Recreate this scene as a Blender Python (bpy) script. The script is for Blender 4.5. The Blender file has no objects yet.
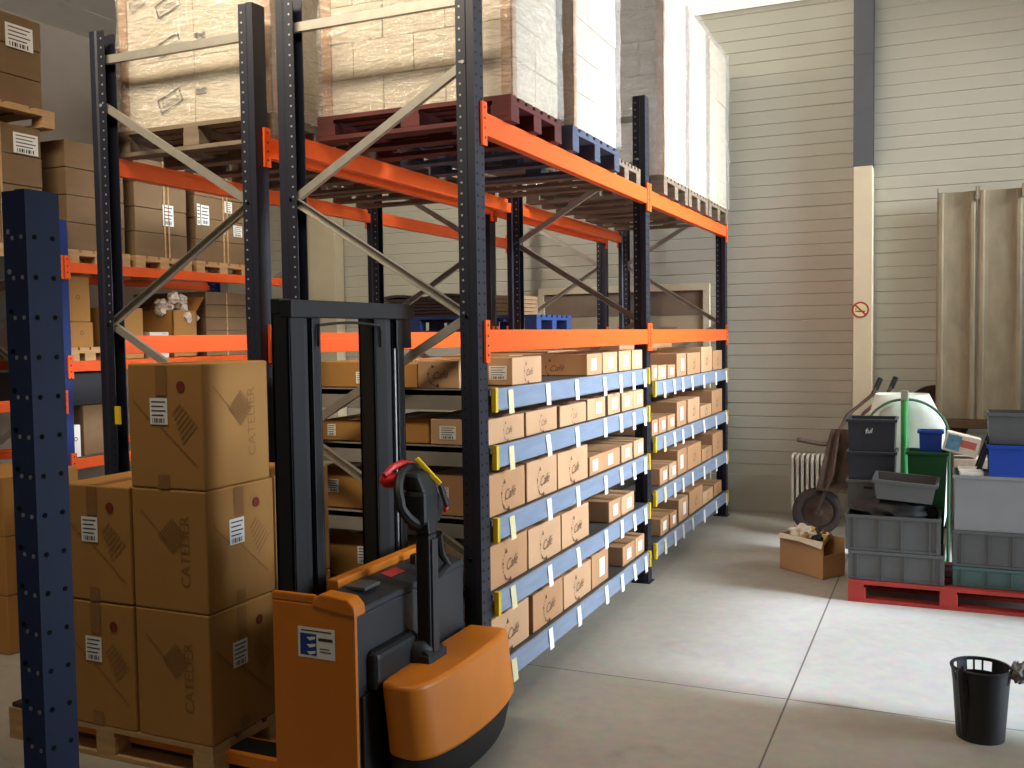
import bpy, bmesh, math, random
from mathutils import Vector, Matrix, noise
random.seed(7)
C = bpy.context.scene
COL = C.collection
PI = math.pi

# ------------------------------------------------------------------ materials
def s2l(c):
    c /= 255.0
    return c / 12.92 if c <= 0.04045 else ((c + 0.055) / 1.055) ** 2.4
def rgb(r, g, b): return (s2l(r), s2l(g), s2l(b), 1.0)

def mat(name, col, rough=0.6, metal=0.0, var=0.12, scale=6.0, bump=0.0, bscale=40.0, coat=0.0, stretch=None, spec=0.5):
    m = bpy.data.materials.new(name); m.use_nodes = True
    nt = m.node_tree; N = nt.nodes; L = nt.links
    b = N['Principled BSDF']
    b.inputs['Roughness'].default_value = rough
    b.inputs['Metallic'].default_value = metal
    b.inputs['Specular IOR Level'].default_value = spec
    if coat: b.inputs['Coat Weight'].default_value = coat
    tc = N.new('ShaderNodeTexCoord')
    src = tc.outputs['Object']
    if stretch:
        mp = N.new('ShaderNodeMapping'); mp.inputs['Scale'].default_value = stretch
        L.new(src, mp.inputs['Vector']); src = mp.outputs['Vector']
    if var > 0:
        n = N.new('ShaderNodeTexNoise'); n.inputs['Scale'].default_value = scale; n.inputs['Detail'].default_value = 5
        L.new(src, n.inputs['Vector'])
        r = N.new('ShaderNodeValToRGB')
        r.color_ramp.elements[0].position = 0.3; r.color_ramp.elements[1].position = 0.7
        r.color_ramp.elements[0].color = (col[0]*(1-var), col[1]*(1-var), col[2]*(1-var), 1)
        r.color_ramp.elements[1].color = (min(1, col[0]*(1+var)), min(1, col[1]*(1+var)), min(1, col[2]*(1+var)), 1)
        L.new(n.outputs['Fac'], r.inputs['Fac']); L.new(r.outputs['Color'], b.inputs['Base Color'])
    else:
        b.inputs['Base Color'].default_value = col
    if bump > 0:
        n2 = N.new('ShaderNodeTexNoise'); n2.inputs['Scale'].default_value = bscale; n2.inputs['Detail'].default_value = 3
        L.new(src, n2.inputs['Vector'])
        bp = N.new('ShaderNodeBump'); bp.inputs['Strength'].default_value = bump; bp.inputs['Distance'].default_value = 0.01
        L.new(n2.outputs['Fac'], bp.inputs['Height']); L.new(bp.outputs['Normal'], b.inputs['Normal'])
    return m

M = {}
M['orange'] = mat('orange_paint', rgb(236, 92, 30), 0.42, var=0.05)
M['navy'] = mat('navy_paint', rgb(27, 29, 41), 0.45, var=0.1)
M['blue_post'] = mat('blue_paint', rgb(24, 48, 112), 0.42, var=0.1)
M['blue_dark'] = mat('dark_blue_paint', rgb(14, 46, 96), 0.5, var=0.1)
M['galv'] = mat('galvanised_steel', rgb(164, 158, 146), 0.4, 0.5, var=0.08, scale=14)
M['shelf'] = mat('shelf_steel', rgb(132, 146, 166), 0.4, 0.0, var=0.08, scale=5, stretch=(1, 1, 6))
M['shelf_side'] = mat('shelf_side_steel', rgb(142, 136, 126), 0.5, 0.0, var=0.1)
M['deck'] = mat('shelf_deck_steel', rgb(84, 82, 80), 0.5, 0.2, var=0.1)
M['yellow'] = mat('yellow_plastic', rgb(226, 190, 20), 0.5, var=0.05)
M['paper'] = mat('white_paper', rgb(240, 238, 230), 0.7, var=0.02)
M['paper_y'] = mat('cream_paper', rgb(226, 214, 164), 0.7, var=0.03)
M['hole_l'] = mat('bright_hole_and_bolt', rgb(180, 176, 168), 0.35, 0.5, var=0)
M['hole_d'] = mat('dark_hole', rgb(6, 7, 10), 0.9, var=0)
M['card'] = mat('cardboard_light', rgb(198, 156, 116), 0.8, var=0.05, scale=3, bump=0.05)
M['card2'] = mat('cardboard_mid', rgb(184, 138, 96), 0.8, var=0.06, scale=3, bump=0.05)
M['card3'] = mat('cardboard_tan', rgb(172, 123, 60), 0.75, var=0.05, scale=3, bump=0.05)
M['card4'] = mat('cardboard_grey_brown', rgb(126, 99, 68), 0.8, var=0.08, scale=3, stretch=(1, 1, 3))
M['card_glare'] = mat('cardboard_film_glare', rgb(214, 200, 174), 0.7, var=0.05, scale=3)  # pale tone puts the glare of the film onto brown cartons
M['tape'] = mat('brown_tape', rgb(146, 104, 58), 0.35, var=0.05)
M['ink'] = mat('brown_ink', rgb(116, 80, 60), 0.8, var=0)
M['ink_l'] = mat('faint_print_ink', rgb(146, 102, 54), 0.8, var=0)
M['ink_b'] = mat('black_ink', rgb(60, 58, 56), 0.8, var=0)
M['red_ink'] = mat('red_ink', rgb(122, 36, 26), 0.8, var=0)
M['wood'] = mat('pallet_wood', rgb(190, 152, 104), 0.8, var=0.16, scale=4, stretch=(1, 1, 8), bump=0.1)
M['wood_o'] = mat('old_pallet_wood', rgb(118, 102, 84), 0.85, var=0.2, scale=4, stretch=(1, 1, 8))
M['wood_red'] = mat('red_pallet_paint', rgb(156, 42, 30), 0.7, var=0.15, scale=5)
M['wood_red_shade'] = mat('shaded_red_pallet_wood', rgb(84, 34, 30), 0.8, var=0.25, scale=5)  # red pallet colour darkened for the shade under its load
M['wood_dblue'] = mat('dark_blue_grey_pallet_wood', rgb(66, 74, 92), 0.8, var=0.2, scale=5)
M['plastic_blue'] = mat('blue_pallet_paint', rgb(28, 58, 112), 0.6, var=0.1)
M['black'] = mat('black_plastic', rgb(13, 13, 14), 0.55, var=0.1)
M['black_m'] = mat('black_mast_steel', rgb(16, 15, 15), 0.5, 0.0, var=0.1)
M['chain'] = mat('oiled_chain_steel', rgb(88, 86, 84), 0.35, 0.7, var=0.2, scale=50)
M['dgrey'] = mat('dark_grey_cover', rgb(42, 43, 46), 0.5, var=0.08)
M['st_orange'] = mat('stacker_orange', rgb(212, 122, 26), 0.4, var=0.05)
M['red'] = mat('red_plastic', rgb(206, 24, 28), 0.4, var=0.05)
M['grey'] = mat('grey_crate_plastic', rgb(78, 79, 79), 0.5, var=0.06)
M['grey_l'] = mat('light_grey_crate_plastic', rgb(126, 128, 129), 0.5, var=0.05)
M['grey_d'] = mat('charcoal_crate_plastic', rgb(44, 47, 56), 0.32, var=0.08)
M['teal'] = mat('green_grey_crate_plastic', rgb(62, 88, 84), 0.5, var=0.06)
M['green'] = mat('green_bin_plastic', rgb(16, 76, 36), 0.5, var=0.06)
M['green_l'] = mat('green_paint_tube', rgb(66, 156, 84), 0.45, var=0.12)
M['blue'] = mat('blue_bin_plastic', rgb(22, 60, 150), 0.42, var=0.05)
M['cream'] = mat('cream_paint', rgb(214, 200, 168), 0.6, var=0.03)
M['primer'] = mat('dark_grey_steel', rgb(84, 86, 90), 0.55, 0.2, var=0.06)
M['rust'] = mat('rusty_steel', rgb(86, 66, 54), 0.8, 0.2, var=0.35, scale=9, bump=0.2)
M['rubber'] = mat('tyre_rubber', rgb(62, 52, 48), 0.85, var=0.15)
M['rad'] = mat('radiator_enamel', rgb(206, 198, 180), 0.4, var=0.03)
M['sack'] = mat('white_sack', rgb(226, 232, 218), 0.6, var=0.08, scale=7, bump=0.4, bscale=14)
M['concrete_sheet'] = mat('weathered_fibre_cement', rgb(150, 137, 112), 0.9, var=0.16, scale=4.0, stretch=(2.5, 2.5, 1.0), bump=0.15)
M['timber'] = mat('dark_timber', rgb(88, 64, 44), 0.85, var=0.2, scale=4)
M['tube'] = mat('white_paper_roll', rgb(222, 206, 186), 0.7, var=0.08)
M['rag'] = mat('grey_cloth', rgb(120, 118, 112), 0.9, var=0.2, scale=20, bump=0.3)
M['yellow_waste'] = mat('yellow_wrapper', rgb(206, 168, 84), 0.6, var=0.2, scale=20)
M['white_w'] = mat('off_white_wrapper', rgb(226, 214, 196), 0.6, var=0.1, scale=20)
M['brown_w'] = mat('brown_wrapper', rgb(136, 78, 48), 0.6, var=0.2, scale=20)
M['print_b'] = mat('faded_blue_print', rgb(96, 146, 176), 0.6, var=0.25, scale=30)
M['print_r'] = mat('faded_red_print', rgb(196, 104, 92), 0.6, var=0.25, scale=30)
M['green_d'] = mat('dull_green_tube', rgb(66, 112, 78), 0.5, var=0.1)
M['sheet_dark'] = mat('dark_brown_sheet', rgb(52, 40, 36), 0.5, var=0.2, scale=5)
M['door_leaf'] = mat('beige_door_leaf', rgb(186, 172, 146), 0.6, var=0.04)
M['door_glass'] = mat('dark_brown_glazing', rgb(134, 118, 102), 0.4, var=0.1)
M['ceil'] = mat('white_ceiling_sheet', rgb(224, 220, 210), 0.6, var=0.03)
M['plaster'] = mat('grey_plaster', rgb(136, 120, 104), 0.85, var=0.12, scale=1.2)
M['sign_red'] = mat('sign_red', rgb(170, 48, 40), 0.6, var=0)
M['st_blue'] = mat('sticker_blue', rgb(30, 62, 150), 0.5, var=0)

def clad_mat():
    m = mat('cladding_paint', rgb(186, 182, 166), 0.5, var=0.035, scale=1.1)
    return m
M['clad'] = clad_mat()

def floor_mat():
    m = bpy.data.materials.new('concrete_floor'); m.use_nodes = True
    nt = m.node_tree; N = nt.nodes; L = nt.links; b = N['Principled BSDF']
    tc = N.new('ShaderNodeTexCoord')
    n1 = N.new('ShaderNodeTexNoise'); n1.inputs['Scale'].default_value = 0.9; n1.inputs['Detail'].default_value = 8; n1.inputs['Roughness'].default_value = 0.65
    n2 = N.new('ShaderNodeTexNoise'); n2.inputs['Scale'].default_value = 14; n2.inputs['Detail'].default_value = 6
    L.new(tc.outputs['Object'], n1.inputs['Vector']); L.new(tc.outputs['Object'], n2.inputs['Vector'])
    r = N.new('ShaderNodeValToRGB')
    r.color_ramp.elements[0].position = 0.3; r.color_ramp.elements[1].position = 0.72
    r.color_ramp.elements[0].color = rgb(164, 157, 143); r.color_ramp.elements[1].color = rgb(181, 174, 160)
    L.new(n1.outputs['Fac'], r.inputs['Fac'])
    mx = N.new('ShaderNodeMix'); mx.data_type = 'RGBA'; mx.blend_type = 'OVERLAY'; mx.inputs['Factor'].default_value = 0.22
    L.new(r.outputs['Color'], mx.inputs['A']); L.new(n2.outputs['Color'], mx.inputs['B'])
    # scuff marks
    sc = N.new('ShaderNodeTexNoise'); sc.inputs['Scale'].default_value = 2.2; sc.inputs['Detail'].default_value = 8; sc.inputs['Distortion'].default_value = 1.2
    L.new(tc.outputs['Object'], sc.inputs['Vector'])
    scr = N.new('ShaderNodeValToRGB'); scr.color_ramp.elements[0].position = 0.62; scr.color_ramp.elements[1].position = 0.78
    scr.color_ramp.elements[0].color = (1, 1, 1, 1); scr.color_ramp.elements[1].color = (.82, .8, .77, 1)
    L.new(sc.outputs['Fac'], scr.inputs['Fac'])
    mu = N.new('ShaderNodeMix'); mu.data_type = 'RGBA'; mu.blend_type = 'MULTIPLY'; mu.inputs['Factor'].default_value = 1
    L.new(mx.outputs['Result'], mu.inputs['A']); L.new(scr.outputs['Color'], mu.inputs['B'])
    # saw-cut joints every 3.3 m, one at x=1.255 and one at y=0.86
    sx = N.new('ShaderNodeSeparateXYZ'); L.new(tc.outputs['Object'], sx.inputs['Vector'])
    def joint(out, off):
        a = N.new('ShaderNodeMath'); a.operation = 'ADD'; a.inputs[1].default_value = -off + 33.0
        L.new(out, a.inputs[0])
        md = N.new('ShaderNodeMath'); md.operation = 'PINGPONG'; md.inputs[1].default_value = 2.75
        L.new(a.outputs[0], md.inputs[0])
        lt = N.new('ShaderNodeMath'); lt.operation = 'LESS_THAN'; lt.inputs[1].default_value = 0.0045
        L.new(md.outputs[0], lt.inputs[0]); return lt.outputs[0]
    j1 = joint(sx.outputs['X'], 1.258); j2 = joint(sx.outputs['Y'], 0.86)
    mxm = N.new('ShaderNodeMath'); mxm.operation = 'MAXIMUM'; L.new(j1, mxm.inputs[0]); L.new(j2, mxm.inputs[1])
    mj = N.new('ShaderNodeMix'); mj.data_type = 'RGBA'
    L.new(mxm.outputs[0], mj.inputs['Factor']); L.new(mu.outputs['Result'], mj.inputs['A']); mj.inputs['B'].default_value = rgb(96, 90, 82)
    L.new(mj.outputs['Result'], b.inputs['Base Color'])
    b.inputs['Roughness'].default_value = 0.5
    b.inputs['Specular IOR Level'].default_value = 0.35
    return m
M['floor'] = floor_mat()

M['sun_block'] = mat('sun_blocking_sheet', rgb(230, 232, 230), 0.7, var=0.02)  # opaque white sheet, serves only to stop the sun
rl = bpy.data.materials.new('glowing_ceiling_sheet'); rl.use_nodes = True
rb = rl.node_tree.nodes['Principled BSDF']; rb.inputs['Base Color'].default_value = rgb(220, 218, 210); rb.inputs['Emission Color'].default_value = (1, .98, .93, 1); rb.inputs['Emission Strength'].default_value = 0.8
M['ceiling_glow'] = rl  # self-glowing ceiling colour, not a real roof window

def film_mat(name, tint, alpha, rough=0.16):
    m = bpy.data.materials.new(name); m.use_nodes = True
    nt = m.node_tree; N = nt.nodes; L = nt.links; N.remove(N['Principled BSDF']); out = N['Material Output']
    tc = N.new('ShaderNodeTexCoord'); mp = N.new('ShaderNodeMapping'); mp.inputs['Scale'].default_value = (3.4, 3.4, 14)
    L.new(tc.outputs['Object'], mp.inputs['Vector'])
    n = N.new('ShaderNodeTexNoise'); n.inputs['Scale'].default_value = 3.0; n.inputs['Detail'].default_value = 7; n.inputs['Distortion'].default_value = 1.1
    L.new(mp.outputs['Vector'], n.inputs['Vector'])
    bp = N.new('ShaderNodeBump'); bp.inputs['Strength'].default_value = 1.0; bp.inputs['Distance'].default_value = 0.06
    L.new(n.outputs['Fac'], bp.inputs['Height'])
    tr = N.new('ShaderNodeBsdfTransparent'); df = N.new('ShaderNodeBsdfDiffuse'); df.inputs['Color'].default_value = tint
    gl = N.new('ShaderNodeBsdfAnisotropic') if False else N.new('ShaderNodeBsdfGlossy'); gl.inputs['Roughness'].default_value = rough; gl.inputs['Color'].default_value = (1, 1, 1, 1)
    L.new(bp.outputs['Normal'], gl.inputs['Normal']); L.new(bp.outputs['Normal'], df.inputs['Normal'])
    r = N.new('ShaderNodeMapRange'); r.inputs['From Min'].default_value = 0.3; r.inputs['From Max'].default_value = 0.7
    r.inputs['To Min'].default_value = alpha * 0.5; r.inputs['To Max'].default_value = alpha * 1.5
    L.new(n.outputs['Fac'], r.inputs['Value'])
    m1 = N.new('ShaderNodeMixShader'); L.new(r.outputs['Result'], m1.inputs['Fac']); L.new(tr.outputs[0], m1.inputs[1]); L.new(df.outputs[0], m1.inputs[2])
    m2 = N.new('ShaderNodeMixShader'); m2.inputs['Fac'].default_value = 0.2; L.new(m1.outputs[0], m2.inputs[1]); L.new(gl.outputs[0], m2.inputs[2])
    L.new(m2.outputs[0], out.inputs['Surface'])
    return m
M['film'] = film_mat('stretch_film', rgb(240, 236, 226), 0.24, 0.17)
M['film_clear'] = film_mat('clear_film', rgb(200, 190, 170), 0.15)

# ------------------------------------------------------------------ mesh builder
ORG = {}
class MB:
    def __init__(self): self.v = []; self.f = []; self.mi = []; self.m = 0; self.T = None
    def add(self, vs, fs):
        n = len(self.v)
        for p in vs:
            p = Vector(p)
            self.v.append(self.T @ p if self.T else p)
        for f in fs: self.f.append([n + i for i in f]); self.mi.append(self.m)
    def box(self, x0, x1, y0, y1, z0, z1):
        vs = [(x, y, z) for z in (z0, z1) for y in (y0, y1) for x in (x0, x1)]
        self.add(vs, [(0, 2, 3, 1), (4, 5, 7, 6), (0, 1, 5, 4), (2, 6, 7, 3), (0, 4, 6, 2), (1, 3, 7, 5)]); return self
    def prism(self, prof, axis, a0, a1):
        # prof: polygon 2D counter-clockwise; axis 'x': prof=(y,z) 'y': prof=(x,z) 'z': prof=(x,y)
        n = len(prof)
        def mk(p, a): return {'x': (a, p[0], p[1]), 'y': (p[0], a, p[1]), 'z': (p[0], p[1], a)}[axis]
        vs = [mk(p, a0) for p in prof] + [mk(p, a1) for p in prof]
        fs = [[i, (i+1) % n, n+(i+1) % n, n+i] for i in range(n)] + [list(range(n))[::-1], list(range(n, 2*n))]
        self.add(vs, fs); return self
    def bar(self, p, q, w, h, up=(0, 0, 1)):
        p = Vector(p); q = Vector(q); d = (q-p); L = d.length; d.normalize()
        s = d.cross(Vector(up)); s.normalize(); u = s.cross(d)
        vs = []
        for a in (p, q):
            for i, j in ((-1, -1), (1, -1), (1, 1), (-1, 1)): vs.append(a + s*i*w/2 + u*j*h/2)
        self.add(vs, [(0, 1, 2, 3), (7, 6, 5, 4), (0, 4, 5, 1), (1, 5, 6, 2), (2, 6, 7, 3), (3, 7, 4, 0)]); return self
    def channel(self, p, q, w, d, t, up):
        # C channel lying along p-q: web of width w facing 'up', lips of depth d
        p = Vector(p); q = Vector(q); ax = (q-p).normalized(); upv = Vector(up); s = ax.cross(upv).normalized()
        self.bar(p, q, w, t, up)
        for k in (-1, 1):
            o = s*k*(w/2-t/2) - upv*(d/2)
            self.bar(p+o, q+o, t, d, up)
        return self
    def tube(self, pts, r, n=8, closed=False, caps=True):
        pts = [Vector(p) for p in pts]; k = len(pts); rs = r if isinstance(r, (list, tuple)) else [r]*k
        vs = []; prev = None
        for i, p in enumerate(pts):
            if closed: d = pts[(i+1) % k] - pts[i-1]
            else: d = pts[min(i+1, k-1)] - pts[max(i-1, 0)]
            d.normalize()
            if prev is None:
                a = Vector((0, 0, 1)) if abs(d.z) < 0.9 else Vector((1, 0, 0))
                s = d.cross(a).normalized()
            else:
                s = (prev - d*prev.dot(d)).normalized()
            prev = s; u = d.cross(s)
            for j in range(n):
                t = 2*PI*j/n; vs.append(p + (s*math.cos(t) + u*math.sin(t))*rs[i])
        fs = []
        for i in range(k if closed else k-1):
            for j in range(n):
                a = i*n+j; b = i*n+(j+1) % n; c = ((i+1) % k)*n+(j+1) % n; d = ((i+1) % k)*n+j
                fs.append((a, b, c, d))
        if caps and not closed: fs += [list(range(n))[::-1], list(range((k-1)*n, k*n))]
        self.add(vs, fs); return self
    def lathe(self, prof, c, n=24, axis='z'):
        vs = []
        for r, h in prof:
            for j in range(n):
                t = 2*PI*j/n; a, b = r*math.cos(t), r*math.sin(t)
                vs.append({'z': (c[0]+a, c[1]+b, c[2]+h), 'y': (c[0]+a, c[1]+h, c[2]+b), 'x': (c[0]+h, c[1]+a, c[2]+b)}[axis])
        fs = []
        for i in range(len(prof)-1):
            for j in range(n): fs.append((i*n+j, i*n+(j+1) % n, (i+1)*n+(j+1) % n, (i+1)*n+j))
        closed = prof[0] == prof[-1]
        if prof[0][0] > 1e-5 and not closed: fs.append(list(range(n))[::-1])
        if prof[-1][0] > 1e-5 and not closed: fs.append(list(range((len(prof)-1)*n, len(prof)*n)))
        self.add(vs, fs); return self
    def disc(self, c, r, normal, n=10, th=0.002):
        nv = Vector(normal).normalized(); c = Vector(c)
        self.tube([c, c+nv*th], r, n); return self
    def blob(self, c, rad, amp=0.25, seed=0, sub=2, freq=2.2):
        bm = bmesh.new(); bmesh.ops.create_icosphere(bm, subdivisions=sub, radius=1)
        vs = []
        for v in bm.verts:
            k = 1 + amp*noise.noise(v.co*freq + Vector((seed*3.1, seed*1.7, seed)))*2
            vs.append((c[0]+v.co.x*rad[0]*k, c[1]+v.co.y*rad[1]*k, c[2]+v.co.z*rad[2]*k))
        fs = [[v.index for v in f.verts] for f in bm.faces]; bm.free()
        self.add(vs, fs); return self
    def build(self, name, mats, parent=None, bevel=0.0, smooth=False, seg=2):
        o0 = ORG.get(parent.name, Vector((0, 0, 0))) if parent else Vector((0, 0, 0))
        me = bpy.data.meshes.new(name)
        me.from_pydata([tuple(p-o0) for p in self.v], [], self.f)
        if not isinstance(mats, (list, tuple)): mats = [mats]
        for m in mats: me.materials.append(m)
        me.polygons.foreach_set('material_index', self.mi)
        bm = bmesh.new(); bm.from_mesh(me); bmesh.ops.recalc_face_normals(bm, faces=bm.faces); bm.to_mesh(me); bm.free()
        if smooth:
            me.polygons.foreach_set('use_smooth', [True]*len(me.polygons))
            try: me.set_sharp_from_angle(angle=math.radians(40))
            except Exception: pass
        me.update()
        o = bpy.data.objects.new(name, me); COL.objects.link(o)
        if parent: o.parent = parent; ORG[o.name] = o0
        if bevel:
            b = o.modifiers.new('bevel', 'BEVEL'); b.width = bevel; b.segments = seg; b.limit_method = 'ANGLE'
        return o

LABELS = {}
def tag(o, label, cat, group=None):
    o['label'] = label; o['category'] = cat
    if group: o['group'] = group
    return o
def thing(name, label, cat, loc, group=None):
    o = bpy.data.objects.new(name, None); COL.objects.link(o)
    o.location = loc; o.empty_display_size = 0.05
    ORG[o.name] = Vector(loc)
    return tag(o, label, cat, group)
def struct(name, mb, m, bevel=0, parent=None):
    o = mb.build(name, m, parent, bevel)
    if not parent: o['kind'] = 'structure'
    return o

# flat prints -------------------------------------------------
TXT = {}
def text_geo(s):
    if s not in TXT:
        cu = bpy.data.curves.new('txt', 'FONT'); cu.body = s; cu.size = 1.0; cu.align_x = 'CENTER'; cu.align_y = 'CENTER'; cu.resolution_u = 3
        o = bpy.data.objects.new('txt', cu); COL.objects.link(o)
        dg = bpy.context.evaluated_depsgraph_get(); dg.update()
        me = bpy.data.meshes.new_from_object(o.evaluated_get(dg))
        TXT[s] = ([v.co.copy() for v in me.vertices], [list(p.vertices) for p in me.polygons])
        bpy.data.objects.remove(o); bpy.data.curves.remove(cu); bpy.data.meshes.remove(me)
    return TXT[s]
def face_mtx(face, c, size=1.0, rot=0.0):
    R = {'+x': Matrix(((0, 0, 1), (1, 0, 0), (0, 1, 0))), '-y': Matrix(((1, 0, 0), (0, 0, -1), (0, 1, 0)))}[face]
    return Matrix.Translation(c) @ (R @ Matrix.Rotation(rot, 3, 'Z')).to_4x4() @ Matrix.Scale(size, 4)
def put_text(mb, s, T, shear=0.0):
    vs, fs = text_geo(s); old = mb.T
    mb.T = T @ Matrix(((1, shear, 0, 0), (0, 1, 0, 0), (0, 0, 1, 0), (0, 0, 0, 1)))
    mb.add(vs, fs); mb.T = old
def quad(mb, x0, x1, y0, y1, z=0.0):
    mb.add([(x0, y0, z), (x1, y0, z), (x1, y1, z), (x0, y1, z)], [(0, 1, 2, 3)])
def label_decal(parent, face, c, w, h, rot=0.0, lines=True, name='shipping_label', paper='paper'):
    mb = MB(); mb.T = face_mtx(face, c, 1, rot); quad(mb, -w/2, w/2, -h/2, h/2, 0.0015)
    if lines:
        mb.m = 1
        for k in range(4):
            y = h*(0.36 - 0.17*k); quad(mb, -w*0.4, w*(0.4 - 0.12*(k % 2)), y-h*0.025, y+h*0.025, 0.0022)
        for k in range(8):
            x = -w*0.36 + k*w*0.09; quad(mb, x, x+w*(0.03+0.02*(k % 3)), -h*0.44, -h*0.26, 0.0022)
    return mb.build(name, [M[paper], M['ink_b']], parent)
def cafe_logo(parent, face, c, size):
    mb = MB(); T = face_mtx(face, c, size, 0.1)
    put_text(mb, 'Café', T @ Matrix.Translation((0.12, -0.05, 0.002/size)) @ Matrix.Scale(0.48, 4), 0.45)
    mb.T = T
    for k in range(13):                                            # curled stroke in front of the word
        a = 1.9 + k*0.25; r = 0.5
        x, y = -0.15 + 0.42*math.cos(a), -0.02 + r*math.sin(a); w = 0.018 + 0.02*(k % 4 == 0) + 0.012*k/12
        quad(mb, x-w, x+w, y-w*1.3, y+w*1.3, 0.002/size)
    quad(mb, -0.16, -0.02, -0.6, -0.5, 0.002/size); quad(mb, -0.32, -0.2, 0.36, 0.43, 0.002/size)
    return mb.build('printed_logo', M['ink'], parent)

# ------------------------------------------------------------------ the setting
mb = MB(); mb.box(-6.8, 6.6, -10, 6.3, -0.1, 0.0); struct('floor', mb, M['floor'])
# back wall: horizontal micro-ribbed cladding
prof = []; z = 0.0; k = 0
WY = 6.02
pts = [(WY, 0.0)]
while z < 5.3:
    st = 0.118 if k % 4 else 0.135
    d = 0.006 if k % 4 == 0 else 0.004
    pts += [(WY, z+st-0.016), (WY+d, z+st-0.012), (WY+d, z+st-0.006), (WY-0.003, z+st)]
    z += st; k += 1
pts += [(WY+0.12, z), (WY+0.12, 0.0)]
mb = MB(); mb.prism(pts, 'x', -6.8, 6.6); struct('wall_back', mb, M['clad'])
mb = MB(); mb.box(-6.8, 6.6, 5.985, WY, 0.0, 0.37); struct('baseboard_back', mb, M['clad'])
mb = MB(); mb.box(-6.7, -6.5, -10, 6.1, 0, 5.3); struct('wall_left', mb, M['plaster'])
mb = MB()
x = -6.8
while x < 6.6:
    mb.box(x, x+0.98, -10, 6.1, 5.095, 5.2); mb.box(x+0.98, x+1.0, -10, 6.1, 5.11, 5.2); x += 1.0
struct('ceiling', mb, M['ceil'])
# right wall with a wide loading door, a narrow side door and a strip of high windows left open
mb = MB(); RX0, RX1 = 6.3, 6.5
D1 = (0.42, 2.39); D2 = (3.58, 4.3); DH = 2.75; WZ0, WZ1 = 3.55, 4.95
mb.box(RX0, RX1, -10, D1[0], 0, WZ0); mb.box(RX0, RX1, D1[1], D2[0], 0, WZ0); mb.box(RX0, RX1, D2[1], 6.1, 0, WZ0)
mb.box(RX0, RX1, D1[0], D1[1], DH, WZ0); mb.box(RX0, RX1, D2[0], D2[1], DH, WZ0)
mb.box(RX0, RX1, -10, 6.1, WZ1, 5.3); mb.box(RX0, RX1, -10, -4.0, WZ0, WZ1); mb.box(RX0, RX1, 5.7, 6.1, WZ0, WZ1)
struct('wall_right', mb, M['plaster'])
mb = MB(); mb.box(6.36, 6.38, -4.0, 5.7, WZ0, WZ1); struct('sun_blocker', mb, M['sun_block'])  # unseen sheet added to keep direct sun out of the high opening
mb = MB(); mb.box(-1.6, 1.4, 3.6, 5.96, 5.06, 5.085); struct('glow_panel', mb, M['ceiling_glow'])  # glowing panel added to brighten the ceiling and upper wall

# steel column on the back wall: bare grey I-section above, cream casing below
mb = MB(); cx0, cx1, cy0, cy1 = 1.166, 1.336, 5.77, 5.985
cs = mb.box(cx0, cx1, cy0, cy1, 0, 3.38).build('trim_1', M['cream'], None, 0.006); cs['kind'] = 'structure'
mb = MB(); mb.box(cx0-0.002, cx1+0.004, cy0, cy0+0.014, 3.382, 5.09); mb.box(cx0, cx1, cy1-0.02, cy1, 3.382, 5.09); mb.box(1.246, 1.256, cy0+.014, cy1-.02, 3.382, 5.09)
mb.box(cx0-0.004, cx1+0.006, cy0-0.006, cy0, 4.42, 4.46)
o = mb.build('trim_2', M['primer']); o['kind'] = 'structure'
mb = MB(); mb.box(-5.08, -4.70, 5.80, 5.985, 0, 5.09); mb.box(-5.2, -5.08, 5.9, 5.985, 0, 5.09)
o = mb.build('trim_3', M['cream'], None, 0.006); o['kind'] = 'structure'

# no smoking sign on the column
t = thing('no_smoking_sign', 'round red no smoking sign on the cream column', 'sign', (1.233, 5.768, 2.028))
mb = MB(); mb.disc((1.233, 5.767, 2.028), 0.078, (0, -1, 0), 28, 0.002); mb.build('disc', M['paper_y'], t)
mb = MB(); mb.T = face_mtx('-y', (1.233, 5.764, 2.028))
n = 28
vs = []; 
for j in range(n):
    a = 2*PI*j/n; vs += [(0.078*math.cos(a), 0.078*math.sin(a), 0.0), (0.062*math.cos(a), 0.062*math.sin(a), 0.0)]
mb.add(vs, [(2*j, (2*j+2) % (2*n), (2*j+3) % (2*n), 2*j+1) for j in range(n)])
d = 0.046; w = 0.008
mb.add([(-d-w*.7, d-w*.7, 0), (-d+w*.7, d+w*.7, 0), (d+w*.7, -d+w*.7, 0), (d-w*.7, -d-w*.7, 0)], [(0, 1, 2, 3)])
mb.build('prohibition_ring', M['sign_red'], t)
mb = MB(); mb.T = face_mtx('-y', (1.233, 5.7645, 2.028)); quad(mb, -0.03, 0.04, -0.02, -0.008); quad(mb, -0.045, -0.033, -0.02, -0.008); quad(mb, -0.043, -0.037, -0.004, 0.02)
mb.build('cigarette_symbol', M['ink_b'], t)

# sectional door in the back wall behind the rack
dr = bpy.data.objects.new('door_1', None); COL.objects.link(dr); dr.location = (-1.19, 6.0, 0); dr['kind'] = 'structure'; ORG['door_1'] = Vector((-1.19, 6.0, 0))
mb = MB(); mb.box(-2.14, -0.24, 5.93, 5.98, 2.27, 2.34); mb.box(-2.14, -2.07, 5.93, 5.98, 0, 2.27); mb.box(-0.31, -0.24, 5.93, 5.98, 0, 2.27); mb.build('frame', M['cream'], dr, 0.004)
mb = MB(); mb.box(-2.07, -0.31, 5.955, 5.983, 0, 2.02); mb.build('leaf', M['door_leaf'], dr, 0.003)
mb = MB(); mb.box(-2.07, -0.31, 5.962, 5.983, 2.05, 2.27); mb.box(-2.07, -0.31, 5.95, 5.983, 2.02, 2.05); mb.build('transom_panel', M['door_glass'], dr)
mb = MB(); mb.box(-0.75, -0.58, 5.945, 5.955, 1.88, 1.9); mb.build('handle', M['galv'], dr)

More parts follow.
